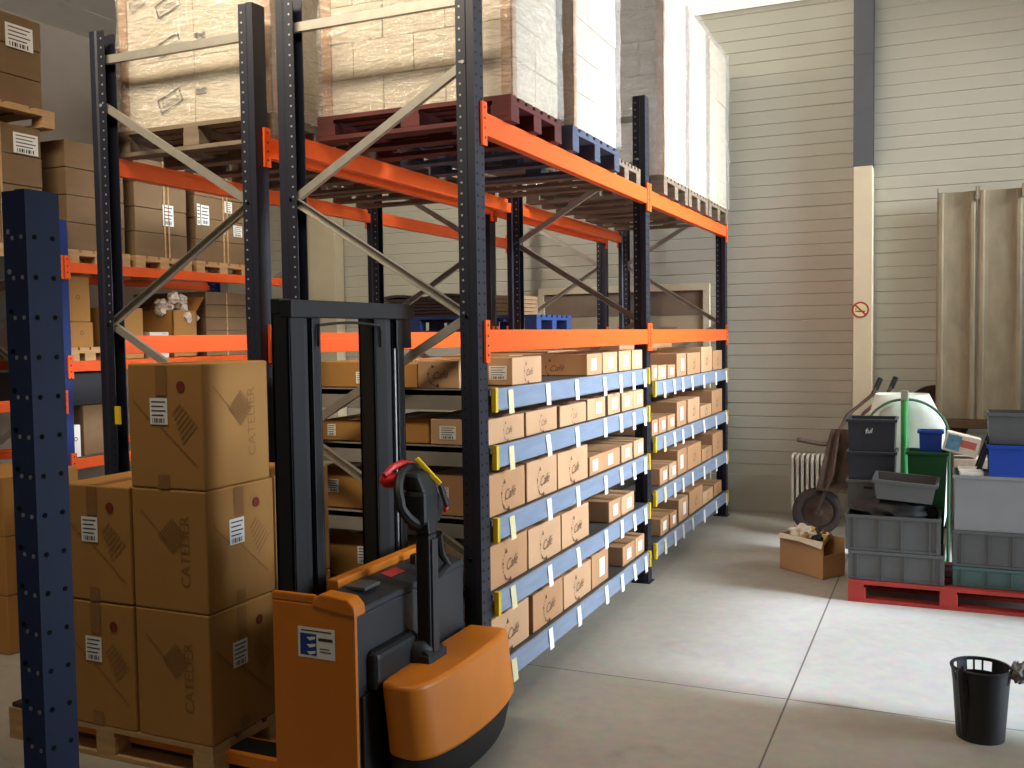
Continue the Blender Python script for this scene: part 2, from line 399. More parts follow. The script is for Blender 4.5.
# ------------------------------------------------------------------ pallet racks
def post(parent, xo, d, y0, y1, zt, m, hole_low='hole_d', hole_hi='hole_l', zsplit=1.9, pitch=0.05, foot=True, big=False, dk=1.0):
    """upright: perforated face at x=xo (outer), body running inward (d=+1/-1) between y0..y1"""
    w = (y1-y0); c = (y0+y1)/2; h = w/2
    pr = [(0, -h), (.036, -h), (.046, -h+.008), (.095, -h+.008), (.095, -h+.014), (.042, -h+.014), (.034, -h+.006), (.006, -h+.006),
          (.006, h-.006), (.034, h-.006), (.042, h-.014), (.095, h-.014), (.095, h-.008), (.046, h-.008), (.036, h), (0, h)]
    mb = MB(); mb.prism([(xo+d*u*dk, c+v) for u, v in pr], 'z', 0.008, zt)
    r = 0.005 if big else 0.006
    z = 0.08
    while z < zt-0.03:
        mb.m = 1
        if big:
            for yy in (c-0.02, c+0.02): mb.disc((xo, yy, z), r, (-d, 0, 0), 8, 0.0012)
        elif xo > -0.2:
            for yy in (c-0.027, c+0.027): mb.disc((xo, yy, z), 0.006, (-d, 0, 0), 6, 0.0012)
        mb.m = 2 if (z > zsplit) else 1  # light discs paint the brightness showing through the upper holes
        mb.disc((xo+d*0.075*dk, y0+.008, z+0.012), 0.0055, (0, -1, 0), 6, 0.0015)
        if big:
            mb.m = 2; mb.disc((xo+d*0.012, y0, z), 0.0045, (0, -1, 0), 6, 0.0015); mb.disc((xo+d*0.045, y0+.008, z), 0.0045, (0, -1, 0), 6, 0.0015)
        z += pitch
    o = mb.build('post', [m, M[hole_low], M[hole_hi]], parent)
    if foot:
        f = MB(); f.box(min(xo-d*.015, xo+d*.12), max(xo-d*.015, xo+d*.12), y0-.015, y1+.015, 0, 0.008); f.box(min(xo+d*.015, xo+d*.07), max(xo+d*.015, xo+d*.07), y0+.02, y1-.02, 0.008, 0.05)
        f.build('foot_plate', m, o)
    return o
def braces(parent, xa, xb, y, nodes, horiz=(), bolts=True):
    """zig-zag of galvanised channels between x=xa and x=xb in the plane y"""
    for q, ((x0, z0), (x1, z1)) in enumerate(nodes):
        mb = MB(); mb.channel((x0, y-(.0 if q % 2 else .012), z0), (x1, y-(.0 if q % 2 else .012), z1), 0.04, 0.024, 0.003, (0, 1 if q % 2 else -1, 0)); o = mb.build('brace', M['galv'], parent)
        mb = MB(); mb.disc((x0, y-0.03, z0), 0.009, (0, -1, 0), 8, 0.006); mb.disc((x1, y-0.03, z1), 0.009, (0, -1, 0), 8, 0.006); mb.build('bolt', M['hole_l'], o)
    for z in horiz:
        mb = MB(); mb.channel((xa, y, z), (xb, y, z), 0.045, 0.025, 0.003, (0, -1, 0)); mb.build('brace', M['galv'], parent)
def beam(parent, xo, d, y0, y1, zt, h=0.105, m='orange', depth=0.05, conn=0.2):
    """box beam with a stepped inner lip; outer face at x=xo; d=inward direction"""
    pr = [(0, 0), (0, -h), (depth, -h), (depth, -h*.32), (depth*.5, -h*.32), (depth*.5, 0)]
    mb = MB(); mb.prism([(xo+d*u, zt+v) for u, v in pr], 'y', y0, y1)
    o = mb.build('beam', M[m], parent, 0.003)
    for ya, yb in ((y0-0.045, y0+0.004), (y1-0.004, y1+0.045)):
        c = MB(); c.box(min(xo-d*.004, xo+d*.0085), max(xo-d*.004, xo+d*.0085), ya, yb, zt-h-.05, zt+.045)
        c.m = 1
        for zz in (zt+.02, zt-.03, zt-.075, zt-.12): c.disc((xo-d*.004, (ya+yb)/2, zz), 0.006, (-d, 0, 0), 6, 0.001)
        c.build('beam_connector', [M[m], M['hole_d']], o)
    return o

YS = [(0.0, 0.1), (2.8, 2.9), (5.6, 5.7)]
TBZ, LBZ = 2.872, 1.862
def zig(xr, xl, start_right, zs):
    out = []; right = start_right
    for a, b in zip(zs[:-1], zs[1:]):
        out.append((((xr if right else xl), a), ((xl if right else xr), b))); right = not right
    return out
ZN = [3.09, 2.53, 1.925, 1.36, 0.78, 0.22]

# rack on the aisle
RA = thing('pallet_rack', 'navy and orange pallet rack along the aisle, with carton shelves in its lower bays', 'pallet rack', (-0.55, 2.85, 0))
AXO, AXI = -0.012, -1.106
for i, (ya, yb) in enumerate(YS):
    zt = 3.54
    post(RA, AXO, -1, ya, yb, zt, M['navy'])
    post(RA, AXI, 1, ya, yb, zt, M['navy'])
    braces(RA, AXO-.06, AXI+.06, ya+.04, zig(AXO-.06, AXI+.06, True, ZN), (3.385, 0.14))
for (ya, yb) in ((0.1, 2.8), (2.9, 5.6)):
    for zt in (TBZ, LBZ):
        beam(RA, 0.0, -1, ya, yb, zt); beam(RA, AXI-.012, 1, ya, yb, zt)
SH1 = [1.58, 1.305, .957, .60, .246]
SH2 = [1.475, 1.062, .66, .265]
LY1 = [.306, .80, 1.25, 1.76, 2.09, 2.38, 2.65]
LY2 = [3.19, 3.49, 3.76, 4.09, 4.53, 5.03, 5.50]
for (ya, yb, zs, lys) in ((0.1, 2.8, SH1, LY1), (2.9, 5.6, SH2, LY2)):
    for si, z in enumerate(zs):
        mb = MB(); mb.box(-1.09, -0.004, ya+.003, yb-.003, z-.032, z-.003); dk = mb.build('shelf_panel', M['deck'], RA)
        mb = MB(); mb.box(-1.09, -0.02, ya+.003, ya+.012, z-.1, z-.003); mb.box(-1.09, -0.02, ya-.002, ya+.012, z-.006, z); m2 = MB(); m2.box(-1.09, -0.02, yb-.012, yb-.003, z-.1, z-.003); m2.build('shelf_end', M['shelf_side'], dk)
        mb.build('shelf_end', [M['shelf_side'], M['hole_d']], dk)
        mb = MB(); mb.prism([(-.004, z), (-.004, z-.104), (.006, z-.107), (.014, z-.1), (.010, z-.05), (.012, z-.006), (.006, z)], 'y', ya+.06, yb-.06)
        fr = mb.build('shelf_front', M['shelf'], RA)
        for yy in (ya+.035, yb-.035):
            mb = MB(); mb.box(-.006, .02, yy-.014, yy+.014, z-.112, z+.006); mb.build('end_cap', M['yellow'], RA, 0.003)
        for k, ly in enumerate(lys):
            mb = MB(); w = .03; dz = random.uniform(-.012, .004); sl = random.uniform(.0, .012)
            x = .0155
            mb.add([(x, ly-w-sl, z-.005+dz), (x, ly+w-sl, z-.005+dz), (x+.004, ly+w+sl, z-.122+dz), (x+.004, ly-w+sl, z-.122+dz)], [(0, 1, 2, 3)])
            mb.add([(x-.001, ly-w-sl, z-.005+dz), (x-.001, ly+w-sl, z-.005+dz), (x+.003, ly+w+sl, z-.122+dz), (x+.003, ly-w+sl, z-.122+dz)], [(3, 2, 1, 0)])
            mb.build('shelf_label', M['paper_y' if k == 0 else 'paper'], fr)

# rack back to back with it
RB = thing('pallet_rack', 'navy and orange pallet rack standing back to back behind the aisle rack', 'pallet rack', (-1.8, 2.85, 0))
BXR, BXL = -1.25, -2.36
for i, (ya, yb) in enumerate(YS):
    post(RB, BXR, -1, ya, yb, 3.535, M['navy']); post(RB, BXL, 1, ya, yb, 3.535, M['navy'])
    braces(RB, BXR-.06, BXL+.06, ya+.04, zig(BXR-.06, BXL+.06, False, [3.13]+ZN[1:]), (3.385, 0.14))
for (ya, yb) in ((0.1, 2.8), (2.9, 5.6)):
    for zt in (TBZ, LBZ):
        beam(RB, BXR+.012, -1, ya, yb, zt); beam(RB, BXL-.012, 1, ya, yb, zt)

mb = MB(); mb.box(-2.262, -2.225, -.006, .004, 1.37, 1.47); mb.build('load_sign', M['yellow'], RB)
# rack across the far aisle, left
RC = thing('pallet_rack', 'bright blue pallet rack with thin orange beams across the far aisle on the left', 'pallet rack', (-4.35, 1.05, 0))
CX = -3.8
for (ya, yb) in ((-1.85, -1.75), (0.99, 1.09), (3.79, 3.89)):
    post(RC, CX, -1, ya, yb, 2.70, M['blue_post']); post(RC, CX-1.1, 1, ya, yb, 2.70, M['blue_post'])
    braces(RC, CX-.06, CX-1.04, ya+.04, zig(CX-.06, CX-1.04, True, [2.55, 2.0, 1.45, 0.9, 0.3]))
for (ya, yb, zl) in ((-1.75, 0.99, (2.404, 1.44)), (1.09, 3.79, (2.404, 1.69, 0.98))):
    for zt in zl:
        beam(RC, CX+.012, -1, ya, yb, zt, 0.075); beam(RC, CX-1.112, 1, ya, yb, zt, 0.075)

# rack end right beside the camera, left foreground
RD = thing('pallet_rack', 'dark blue perforated rack upright in the left foreground, close to the camera', 'pallet rack', (-0.1, -2.7, 0))
DX, DY = 0.398, -2.758
post(RD, DX, -1, DY, DY+.076, 2.118, M['blue_dark'], pitch=0.075, big=True, foot=True, dk=.74)
post(RD, DX-1.05, 1, DY, DY+.1, 2.118, M['blue_dark'], pitch=0.075, big=True)
braces(RD, DX-.06, DX-.99, DY+.05, zig(DX-.06, DX-.99, True, [1.93, 1.45, 0.9, 0.35]))
braces(RD, DX-.06, DX-.99, DY+.05, (), (1.98,))

# ------------------------------------------------------------------ pallets
def pallet(label, x0, x1, y0, y1, z0, h=0.144, m='wood', along='x', group='wooden pallets', n=7):
    """boards run along 'along'; 9 blocks"""
    t = thing('pallet', label, 'pallet', ((x0+x1)/2, (y0+y1)/2, z0), group)
    mm = M[m]; bt = 0.022
    mb = MB()
    a0, a1, b0, b1 = (x0, x1, y0, y1) if along == 'x' else (y0, y1, x0, x1)
    W = b1-b0; gap = W*0.045; bw = (W-gap*(n-1))/n
    for k in range(n):
        p = b0+k*(bw+gap)
        if along == 'x': mb.box(a0, a1, p, p+bw, z0+h-bt, z0+h)
        else: mb.box(p, p+bw, a0, a1, z0+h-bt, z0+h)
    for k in range(3):
        q = a0 + (a1-a0-.1)*k/2
        if along == 'x': mb.box(q, q+.1, b0, b1, z0+h-2*bt, z0+h-bt)
        else: mb.box(b0, b1, q, q+.1, z0+h-2*bt, z0+h-bt)
    mb.build('deck', mm, t)
    for i in range(3):
        for j in range(3):
            q = a0+(a1-a0-.11)*i/2; p = b0+(W-.1)*j/2
            mb = MB()
            if along == 'x': mb.box(q, q+.11, p, p+.1, z0+bt, z0+h-2*bt)
            else: mb.box(p, p+.1, q, q+.11, z0+bt, z0+h-2*bt)
            mb.build('block', mm, t, 0.003)
    for j in range(3):
        p = b0+(W-.1)*j/2; mb = MB()
        if along == 'x': mb.box(a0, a1, p, p+.1, z0, z0+bt)
        else: mb.box(p, p+.1, a0, a1, z0, z0+bt)
        mb.build('bottom_board', mm, t)
    return t

def film_shell(t, x0, x1, y0, y1, z0, z1, m='film', amp=0.012, seed=0):
    """wrinkled stretch film: four sides and a turned-in top rim"""
    mb = MB(); nx = max(4, int((x1-x0)/.07)); ny = max(4, int((y1-y0)/.07)); nz = int((z1-z0)/.06)
    ring = [(x0+(x1-x0)*i/nx, y0) for i in range(nx)] + [(x1, y0+(y1-y0)*i/ny) for i in range(ny)] + [(x1-(x1-x0)*i/nx, y1) for i in range(nx)] + [(x0, y1-(y1-y0)*i/ny) for i in range(ny)]
    cx, cy = (x0+x1)/2, (y0+y1)/2; k = len(ring); vs = []; fs = []
    for j in range(nz+1):
        z = z0+(z1-z0)*j/nz
        for (x, y) in ring:
            d = noise.noise(Vector((x*4+seed*5, y*4, z*9)))*amp + amp*.9
            dx = d if x >= x1 else (-d if x <= x0 else 0); dy = d if y >= y1 else (-d if y <= y0 else 0)
            vs.append((x+dx, y+dy, z))
    for j in range(nz):
        for i in range(k): fs.append((j*k+i, j*k+(i+1) % k, (j+1)*k+(i+1) % k, (j+1)*k+i))
    mb.add(vs, fs)
    return mb.build('stretch_film', M[m], t, smooth=True)

def load(label, x0, x1, y0, y1, z0, z1, rows, cx, cy, m='card_glare', group='shrink wrapped pallet loads', film='film', corner=True, band=None, name='wrapped_carton_load', stag=True, prints=None, seed=1, gap=0.004):
    t = thing(name, label, 'wrapped load', ((x0+x1)/2, (y0+y1)/2, z0), group)
    rh = (z1-z0)/rows; rd = random.Random(seed)
    dx = (x1-x0)/cx; dy = (y1-y0)/cy
    for r in range(rows):
        za, zb = z0+r*rh, z0+(r+1)*rh-gap
        # front row (towards -Y), cut differently in alternating layers
        n = cx if not (stag and r % 2) else cx+1
        for i in range(n):
            if n == cx: a, b = x0+i*dx, x0+(i+1)*dx
            else: a, b = x0+max(0, (i-.5))*dx, x0+min(cx, i+.5)*dx
            j = rd.uniform(0, .006)
            mb = MB(); mb.box(a+.002, b-.002, y0+j, y0+dy-.003, za, zb); mb.build('carton', M[m], t, 0.004)
        # right-hand column (towards +X)
        for i in range(1, cy):
            j = rd.uniform(0, .006)
            mb = MB(); mb.box(x1-dx*1.2, x1-j, y0+i*dy, y0+(i+1)*dy-.003, za, zb); mb.build('carton', M[m], t, 0.004)
        # rest of the layer
        mb = MB(); mb.box(x0+.004, x1-dx*1.2-.003, y0+dy, y1-.003, za, zb); mb.build('carton', M[m], t)
    if prints:
        for (px, pz, txt, sc) in prints:
            mb = MB(); T = face_mtx('-y', (px, y0-.004, pz), sc, 0.35)
            put_text(mb, txt, T @ Matrix.Scale(0.62, 4), .2); mb.T = T
            w, h, k = .95, .36, .1
            quad(mb, -w, w, h, h+k); quad(mb, -w, w, -h-k, -h); quad(mb, -w, -w+k, -h, h); quad(mb, w-k, w, -h, h)
            mb.T = face_mtx('-y', (px+.22, y0-.004, pz+.03), sc); quad(mb, -.4, .4, -.18, .18)
            mb.build('printed_logo', M['ink_b'], t)
    if corner:
        for (yy, s) in ((y0, -1),):
            mb = MB(); mb.box(x1-.05, x1+.008, y0-.008, y0-.002, z0, z1); mb.box(x1+.002, x1+.008, y0-.008, y0+.05, z0, z1); mb.build('corner_board', M['card2'], t)
            mb = MB(); mb.box(x0-.008, x0+.05, y0-.008, y0-.002, z0, z1); mb.build('corner_board', M['card2'], t)
    if film: film_shell(t, x0-.008, x1+.012, y0-.012, y1+.008, z0+.001, z1+.01, film, seed=seed)
    if band:
        mb = MB(); mb.box(x0-.002, x1+.002, y0-.0085, y0-.0055, band, band+.07); mb.box(x1+.0075, x1+.0095, y0, y1, band, band+.07); mb.build('strap', M['card4'], t)
    return t

# top level of the aisle rack
pallet('shade-darkened red pallet at the near end of the top beams of the aisle rack', -1.08, 0.04, 0.30, 0.98, TBZ, 0.125, 'wood_red_shade', 'x', 'pallets on the top beams')
load('shrink-wrapped load on the red pallet at the near top end of the aisle rack', -1.05, 0.03, 0.33, 0.96, TBZ+.125, 4.5, 8, 3, 2, seed=1)
pallet('dark blue-grey pallet on the top beams, second along the aisle rack', -1.08, 0.04, 1.16, 2.02, TBZ, 0.14, 'wood_dblue', 'x', 'pallets on the top beams')
load('shrink-wrapped load on the blue-grey pallet, second from the near end of the aisle rack top', -1.05, 0.03, 1.19, 2.0, TBZ+.14, 4.5, 7, 3, 3, seed=2)
pallet('empty weathered pallet on the top beams beside the middle upright of the aisle rack', -1.1, -0.03, 2.08, 2.74, TBZ, 0.13, 'wood_o', 'x', 'pallets on the top beams', 9)
for k, (a, b, zt, lb) in enumerate(((3.12, 3.87, 4.52, 'first'), (3.90, 4.62, 4.48, 'middle'), (4.66, 5.48, 4.46, 'last'))):
    pallet('weathered pallet under the %s white wrapped load beyond the middle upright' % lb, -1.08, 0.04, a, b, TBZ, 0.144, 'wood_o', 'x', 'pallets on the top beams')
    load('tall white wrapped load, %s of three beyond the middle upright on the top beams' % lb, -1.05, 0.03, a+.01, b-.02, TBZ+.144, zt, 6, 3, 2, seed=5+k)
# top level of the rear rack
pallet('wooden pallet on the near top end of the rear rack beams', -2.36, -1.26, 0.16, 1.0, TBZ, 0.144, 'wood_o', 'x', 'pallets on the top beams')
load('big wrapped load with boxed logos above the near end of the rear rack', -2.33, -1.29, 0.2, 0.98, TBZ+.144, 4.5, 4, 2, 2, stag=False, seed=11, gap=.003,
     prints=[(-1.98, 3.16, 'Lamo', .09), (-1.98, 3.46, 'Lamo', .09), (-1.98, 3.68, 'Lamo', .09), (-1.42, 3.25, 'Lamo', .06), (-2.2, 3.72, 'Lamo', .06)])
pallet('wooden pallet second along the top beams of the rear rack', -2.36, -1.26, 1.15, 1.95, TBZ, 0.144, 'wood_o', 'x', 'pallets on the top beams')
pallet('grey weathered pallet third along the top beams of the rear rack', -2.36, -1.26, 2.0, 2.74, TBZ, 0.144, 'wood_o', 'x', 'pallets on the top beams')

# lower level of the rear rack: blue pallet with dark sheets
pallet('blue pallet on the lower beams of the rear rack, under dark sheets', -2.3, -1.1, 3.36, 4.16, LBZ, 0.14, 'plastic_blue', 'x', 'pallets on the lower beams')
for k in range(7):
    dx = random.uniform(-.03, .03); z = LBZ+.14+.0275*k
    mb = MB(); n = 14
    x0, x1 = -2.55+dx, -1.58+dx
    vs = []; 
    for j in range(2):
        for i in range(n+1):
            x = x0+(x1-x0)*i/n; zz = z + .012*math.sin(i*.9+k) * (1 if k == 6 else .12)
            for yy in (3.38, 4.1): vs.append((x, yy, zz+(.022 if j else 0)))
    m2 = 2*(n+1); fs = []
    for i in range(n):
        a = 2*i
        fs += [(a, a+1, a+3, a+2), (m2+a, m2+a+2, m2+a+3, m2+a+1), (a, a+2, m2+a+2, m2+a), (a+1, m2+a+1, m2+a+3, a+3)]
    fs += [(0, m2, m2+1, 1), (2*n, 2*n+1, m2+2*n+1, m2+2*n)]
    mb.add(vs, fs)
    o = mb.build('dark_sheet', M['sheet_dark'])
    ords = ['lowest', 'second lowest', 'third lowest', 'middle', 'third highest', 'second highest', 'topmost']
    tag(o, 'dark brown flat sheet, %s of the pile on the blue pallet' % ords[k], 'sheet', 'dark sheets on the blue pallet')
for k in range(5):
    mb = MB(); mb.box(-1.56+.01*(k % 2), -1.31, 3.4, 3.9, LBZ+.14+.034*k, LBZ+.14+.034*k+.03)
    o = mb.build('flattened_carton', M['card4'], None, .002)
    tag(o, 'flattened brown carton, %s of five beside the dark sheets' % ['lowest', 'second lowest', 'middle', 'second highest', 'topmost'][k], 'flat carton', 'flattened cartons on the blue pallet')

# ------------------------------------------------------------------ shelf cartons
def carton(label, x0, x1, y0, y1, z0, z1, m='card', face='+x', kind='logo', group='cartons on the aisle shelves', jit=0.0):
    t = thing('carton', label, 'carton', ((x0+x1)/2, (y0+y1)/2, z0), group)
    mb = MB(); mb.box(x0, x1, y0, y1, z0, z1); mb.build('body', M[m], t, 0.004)
    mb = MB(); yc = (y0+y1)/2; mb.box(x0+.01, x1-.01, yc-.025, yc+.025, z1, z1+.0012); mb.build('tape', M['tape'], t)
    w, h = y1-y0, z1-z0
    if kind == 'logo':
        s = min(w*.5, h*.75, .19); cafe_logo(t, '+x', (x1+.001, (y0+y1)/2+.01, z0+min(h*.45, .17)), s)
    if kind == 'label': label_decal(t, '+x', (x1+.001, y0+w*random.uniform(.4, .62), z0+h*.5), min(w*.42, .1), min(h*.55, .12), lines=False, name='white_label')
    if kind == 'label2':
        for f in (.16, .66): label_decal(t, '+x', (x1+.001, y0+w*f, z0+h*.5), .1, min(h*.6, .1), lines=False, name='white_label')
    if kind == 'spot': 
        mb = MB(); mb.T = face_mtx('+x', (x1+.001, (y0+y1)/2, z0+h*.4), .1, .4); put_text(mb, 'Cf', mb.T); mb.T = None; mb.build('printed_logo', M['ink'], t)
    t.rotation_euler.z = jit
    return t
near = {1: [(0.43, 0.82, 1.722), (1.56, 1.84, 1.712), (1.86, 2.16, 1.715), (2.20, 2.47, 1.718), (2.50, 2.75, 1.718)],
 2: [(0.13, 0.57, 1.432), (0.60, 1.04, 1.431), (1.09, 1.53, 1.426), (1.56, 1.90, 1.434), (1.96, 2.21, 1.441), (2.26, 2.51, 1.433), (2.52, 2.77, 1.431)],
 3: [(0.13, 0.57, 1.162), (0.60, 1.03, 1.165), (1.05, 1.55, 1.162), (1.59, 2.20, 1.076), (2.24, 2.49, 1.073), (2.53, 2.77, 1.077)],
 4: [(0.13, 0.59, 0.816), (0.61, 1.08, 0.81), (1.10, 1.56, 0.807), (1.96, 2.21, 0.736), (2.23, 2.52, 0.728)],
 5: [(0.13, 0.60, 0.458), (0.66, 1.10, 0.45), (1.12, 1.59, 0.445), (1.61, 1.93, 0.455), (2.25, 2.53, 0.378), (2.55, 2.77, 0.378)]}
kinds = {1: ['logo', 'label', 'label', 'label', 'label'], 2: ['logo', 'logo', 'logo', 'label', 'label', 'label', 'label'], 3: ['logo', 'logo', 'logo', 'label2', 'label', 'label'],
 4: ['logo', 'logo', 'logo', 'label', 'label'], 5: ['logo', 'logo', 'logo', 'label', 'label', 'label']}
far = {1: [(3.0, 3.16, 1.594), (3.18, 3.42, 1.586), (3.46, 3.69, 1.582), (3.75, 4.06, 1.665), (4.11, 4.58, 1.66), (4.63, 5.07, 1.701), (5.11, 5.52, 1.66)],
 2: [(3.0, 3.16, 1.183), (3.19, 3.41, 1.184), (3.45, 3.68, 1.182), (3.75, 4.06, 1.268), (4.12, 4.55, 1.264), (4.59, 5.03, 1.173), (5.06, 5.52, 1.284)],
 3: [(3.21, 3.45, 0.791), (3.49, 3.72, 0.792), (3.76, 4.07, 0.866), (4.1, 4.60, 0.862), (4.64, 5.04, 0.776), (5.09, 5.54, 0.872)],
 4: [(3.22, 3.46, 0.396), (3.51, 3.72, 0.39), (3.79, 4.10, 0.454), (4.15, 4.65, 0.466), (4.67, 5.09, 0.38), (5.14, 5.48, 0.385)]}
fk = {1: ['label', 'label', 'label', 'label', 'spot', 'spot', 'spot'], 2: ['label', 'label', 'label', 'label', 'spot', 'spot', 'spot'], 3: ['label', 'label', 'label', 'spot', 'spot', 'spot'], 4: ['label', 'label', 'label', 'spot', 'spot', 'spot']}
ORD = ['first', 'second', 'third', 'fourth', 'fifth', 'sixth', 'seventh']
LV = ['top', 'second', 'third', 'fourth', 'bottom']
KW = {'logo': 'with scrawled logo', 'label': 'with white label', 'label2': 'with two white labels', 'spot': 'with small dark print'}
for s, lst in near.items():
    for i, (a, b, z) in enumerate(lst):
        xf = -.03
        dep = -.34 if (i == 0 and s < 5) else -.46
        c = carton('brown carton %s, %s from near end of %s shelf, near bay' % (KW[kinds[s][i]], ORD[i], LV[s-1]), dep, xf, a, b, SH1[s-1]+.001, z, random.choice(['card', 'card', 'card2']), '+x', kinds[s][i], 'cartons on the near bay shelves')
        if i == 0 and s == 1: label_decal(c, '-y', (-.11, a-.0005, 1.645), .1, .07)
        if i == 0 and s == 2: label_decal(c, '-y', (-.245, a-.0005, 1.365), .09, .065)
        if i == 0 and s == 3: label_decal(c, '-y', (-.27, a-.0005, 1.07), .05, .055)
        if i == 1 and s == 1: cafe_logo(c, '-y', (-.24, a-.0005, 1.63), .11)
for s, lst in far.items():
    for i, (a, b, z) in enumerate(lst):
        carton('brown carton %s, %s from middle upright, %s shelf of far bay' % (KW[fk[s][i]], ORD[i], ['top', 'second', 'third', 'bottom'][s-1]), -.44, -.03, a, b, SH2[s-1]+.001, z, random.choice(['card2', 'card2', 'card']), '+x', fk[s][i], 'cartons on the far bay shelves')
# cartons behind them, seen through the near end frame of the rack
def endcarton(label, x0, x1, y0, y1, z0, z1, m='card2', lab=None, logo=False):
    t = thing('carton', label, 'carton', ((x0+x1)/2, (y0+y1)/2, z0), 'cartons at the near end of the shelves')
    mb = MB(); mb.box(x0, x1, y0, y1, z0, z1); mb.build('body', M[m], t, 0.004)
    mb = MB(); xc = (x0+x1)/2; mb.box(xc-.025, xc+.025, y0+.01, y1-.01, z1, z1+.0012); mb.build('tape', M['tape'], t)
    if lab: label_decal(t, '-y', (lab[0], y0-.001, lab[1]), lab[2], lab[3])
    if logo: cafe_logo(t, '-y', ((x0+x1)/2, y0-.001, (z0+z1)/2), .1)
    return t
e = endcarton
e('brown carton with label seen through the mast, top shelf end', -1.03, -.66, .15, .6, 1.581, 1.711, 'card3', (-.73, 1.63, .09, .06))
e('narrow brown carton on the top shelf end beside the far mast upright', -.64, -.42, .15, .6, 1.581, 1.70, 'card3')
e('pale brown carton with scrawled logo on its end, top shelf, left of the near upright', -.405, -.178, .13, .41, 1.581, 1.715, 'card', None, True)
e('second shelf end carton behind the left mast upright', -1.0, -.66, .15, .55, 1.306, 1.41, 'card3', (-.93, 1.36, .05, .06))
e('second shelf end carton directly right of the mast', -.65, -.36, .15, .55, 1.306, 1.43, 'card3')
e('third shelf end carton with label between the mast uprights', -1.0, -.66, .15, .55, .958, 1.17, 'card3', (-.93, 1.07, .07, .07))
e('third shelf end carton behind the tiller head', -.65, -.36, .15, .55, .958, 1.16, 'card3')
e('fourth shelf end carton between the mast uprights', -1.0, -.66, .15, .55, .601, .83, 'card3', (-.74, .72, .1, .09))
e('fourth shelf end carton behind the tiller arm', -.65, -.36, .15, .55, .601, .81, 'card3')
e('bottom shelf end carton low behind the stacker housing', -1.0, -.56, .15, .6, .247, .47, 'card3')
# faces on the near end of the first cartons
def endlabel(y, x, z, w, h): pass
for k, (a, b, z) in enumerate(((.7, 1.35, 1.70), (1.5, 2.1, 1.71), (2.15, 2.72, 1.72))):
    endcarton('brown carton, %s of the hidden row behind the top shelf cartons, near bay' % ORD[k], -1.0, -.52, a, b, 1.581, z, 'card2')
for k, (a, b, z) in enumerate(((3.0, 3.6, 1.70), (3.7, 4.4, 1.74), (4.5, 5.4, 1.74))):
    endcarton('brown carton, %s of the hidden row behind the top shelf cartons, far bay' % ORD[k], -1.0, -.5, a, b, 1.476, z, 'card2')
# ------------------------------------------------------------------ carton stack on the floor pallet
pallet('light wooden pallet on the floor under the tall tan carton stack', -2.0, -.8, -.95, -.1, 0.0, .144, 'wood', 'x', None, 5)
def big(label, x0, x1, y0, y1, z0, z1, front='label', side='text', word='CATELIER'):
    t = thing('carton', label, 'carton', ((x0+x1)/2, (y0+y1)/2, z0), 'tan cartons stacked on the floor pallet')
    mb = MB(); mb.box(x0, x1, y0, y1, z0, z1); mb.build('body', M['card3'], t, 0.008)
    xm = (x0+x1)/2
    mb = MB(); mb.box(xm-.002, xm+.002, y0+.01, y1-.01, z1, z1+.001); mb.m = 1
    mb.box(xm-.03, xm+.03, y0+.005, y1-.005, z1+.0005, z1+.002)
    mb.build('lid_tape', [M['ink'], M['tape']], t)
    def deco(face, kind, c0, c1, p):
        w = c1-c0; h = z1-z0
        def at(u, v): return (c0+u*w, p, z0+v*h) if face == '-y' else (p, c0+u*w, z0+v*h)
        if kind == 'label':
            label_decal(t, face, at(.42, .62), .095, .11)
            mb = MB(); c = at(.72, .82); nrm = (0, -1, 0) if face == '-y' else (1, 0, 0); mb.disc(c, .022, nrm, 18, .0015); mb.build('red_dot', M['red_ink'], t)
            mb = MB(); mb.T = face_mtx(face, at(.46, .86)); quad(mb, -.03, .03, -.06, .065, .0012); mb.build('tape', M['tape'], t)
            mb = MB(); mb.T = face_mtx(face, at(.46, .06)); quad(mb, -.03, .03, -.03, .03, .0012); mb.build('tape', M['tape'], t)
            mb = MB()
            for k in range(7):                                    # hatched corner of the big diamond print
                mb.T = face_mtx(face, at(.72, .52), 1, .78); quad(mb, -.05+.008*k, .06, -.06+.02*k, -.053+.02*k, .0012)
            mb.T = face_mtx(face, at(.66, .36), 1, -.7); quad(mb, -.13, .13, -.0025, .0025, .0012)
            mb.T = face_mtx(face, at(.2, .62), 1, -.75); quad(mb, -.07, .07, -.0025, .0025, .0012)
            mb.build('printed_diamond', M['ink_l'], t)
        elif kind == 'text':
            mb = MB(); mb.T = face_mtx(face, at(.72, .5), .07, PI/2); put_text(mb, word, mb.T); mb.T = None
            mb.build('printed_word', M['ink_l'], t)
            mb = MB()
            for k in range(9):
                for q in (1, -1):
                    mb.T = face_mtx(face, at(.55, .62), 1, q*PI/4); quad(mb, -.055, .055, -.05+.0125*k, -.047+.0125*k, .0012)
            mb.T = face_mtx(face, at(.3, .7), 1, -.75); quad(mb, -.09, .09, -.002, .002, .0012)
            mb.build('printed_diamond', M['ink_l'], t)
    if front: deco('-y', front, x0, x1, y0-.0015)
    if side: deco('+x', side, y0, y1, x1+.0015)
    return t
Z1, Z2, Z3, Z4 = .145, .699, 1.213, 1.738
big('tan carton in the bottom layer, front right corner of the floor pallet', -1.2, -.8, -.95, -.51, Z1, Z2-.001, 'text', 'label')
big('tan carton in the bottom layer, front left of the floor pallet stack', -1.615, -1.215, -.95, -.51, Z1, Z2-.004, 'label', None)
big('tan carton in the bottom layer, behind the front right carton', -1.2, -.8, -.5, -.08, Z1, Z2-.001, None, 'text')
big('tan carton in the bottom layer, behind the front left carton', -1.615, -1.215, -.5, -.08, Z1, Z2-.004, None, None)
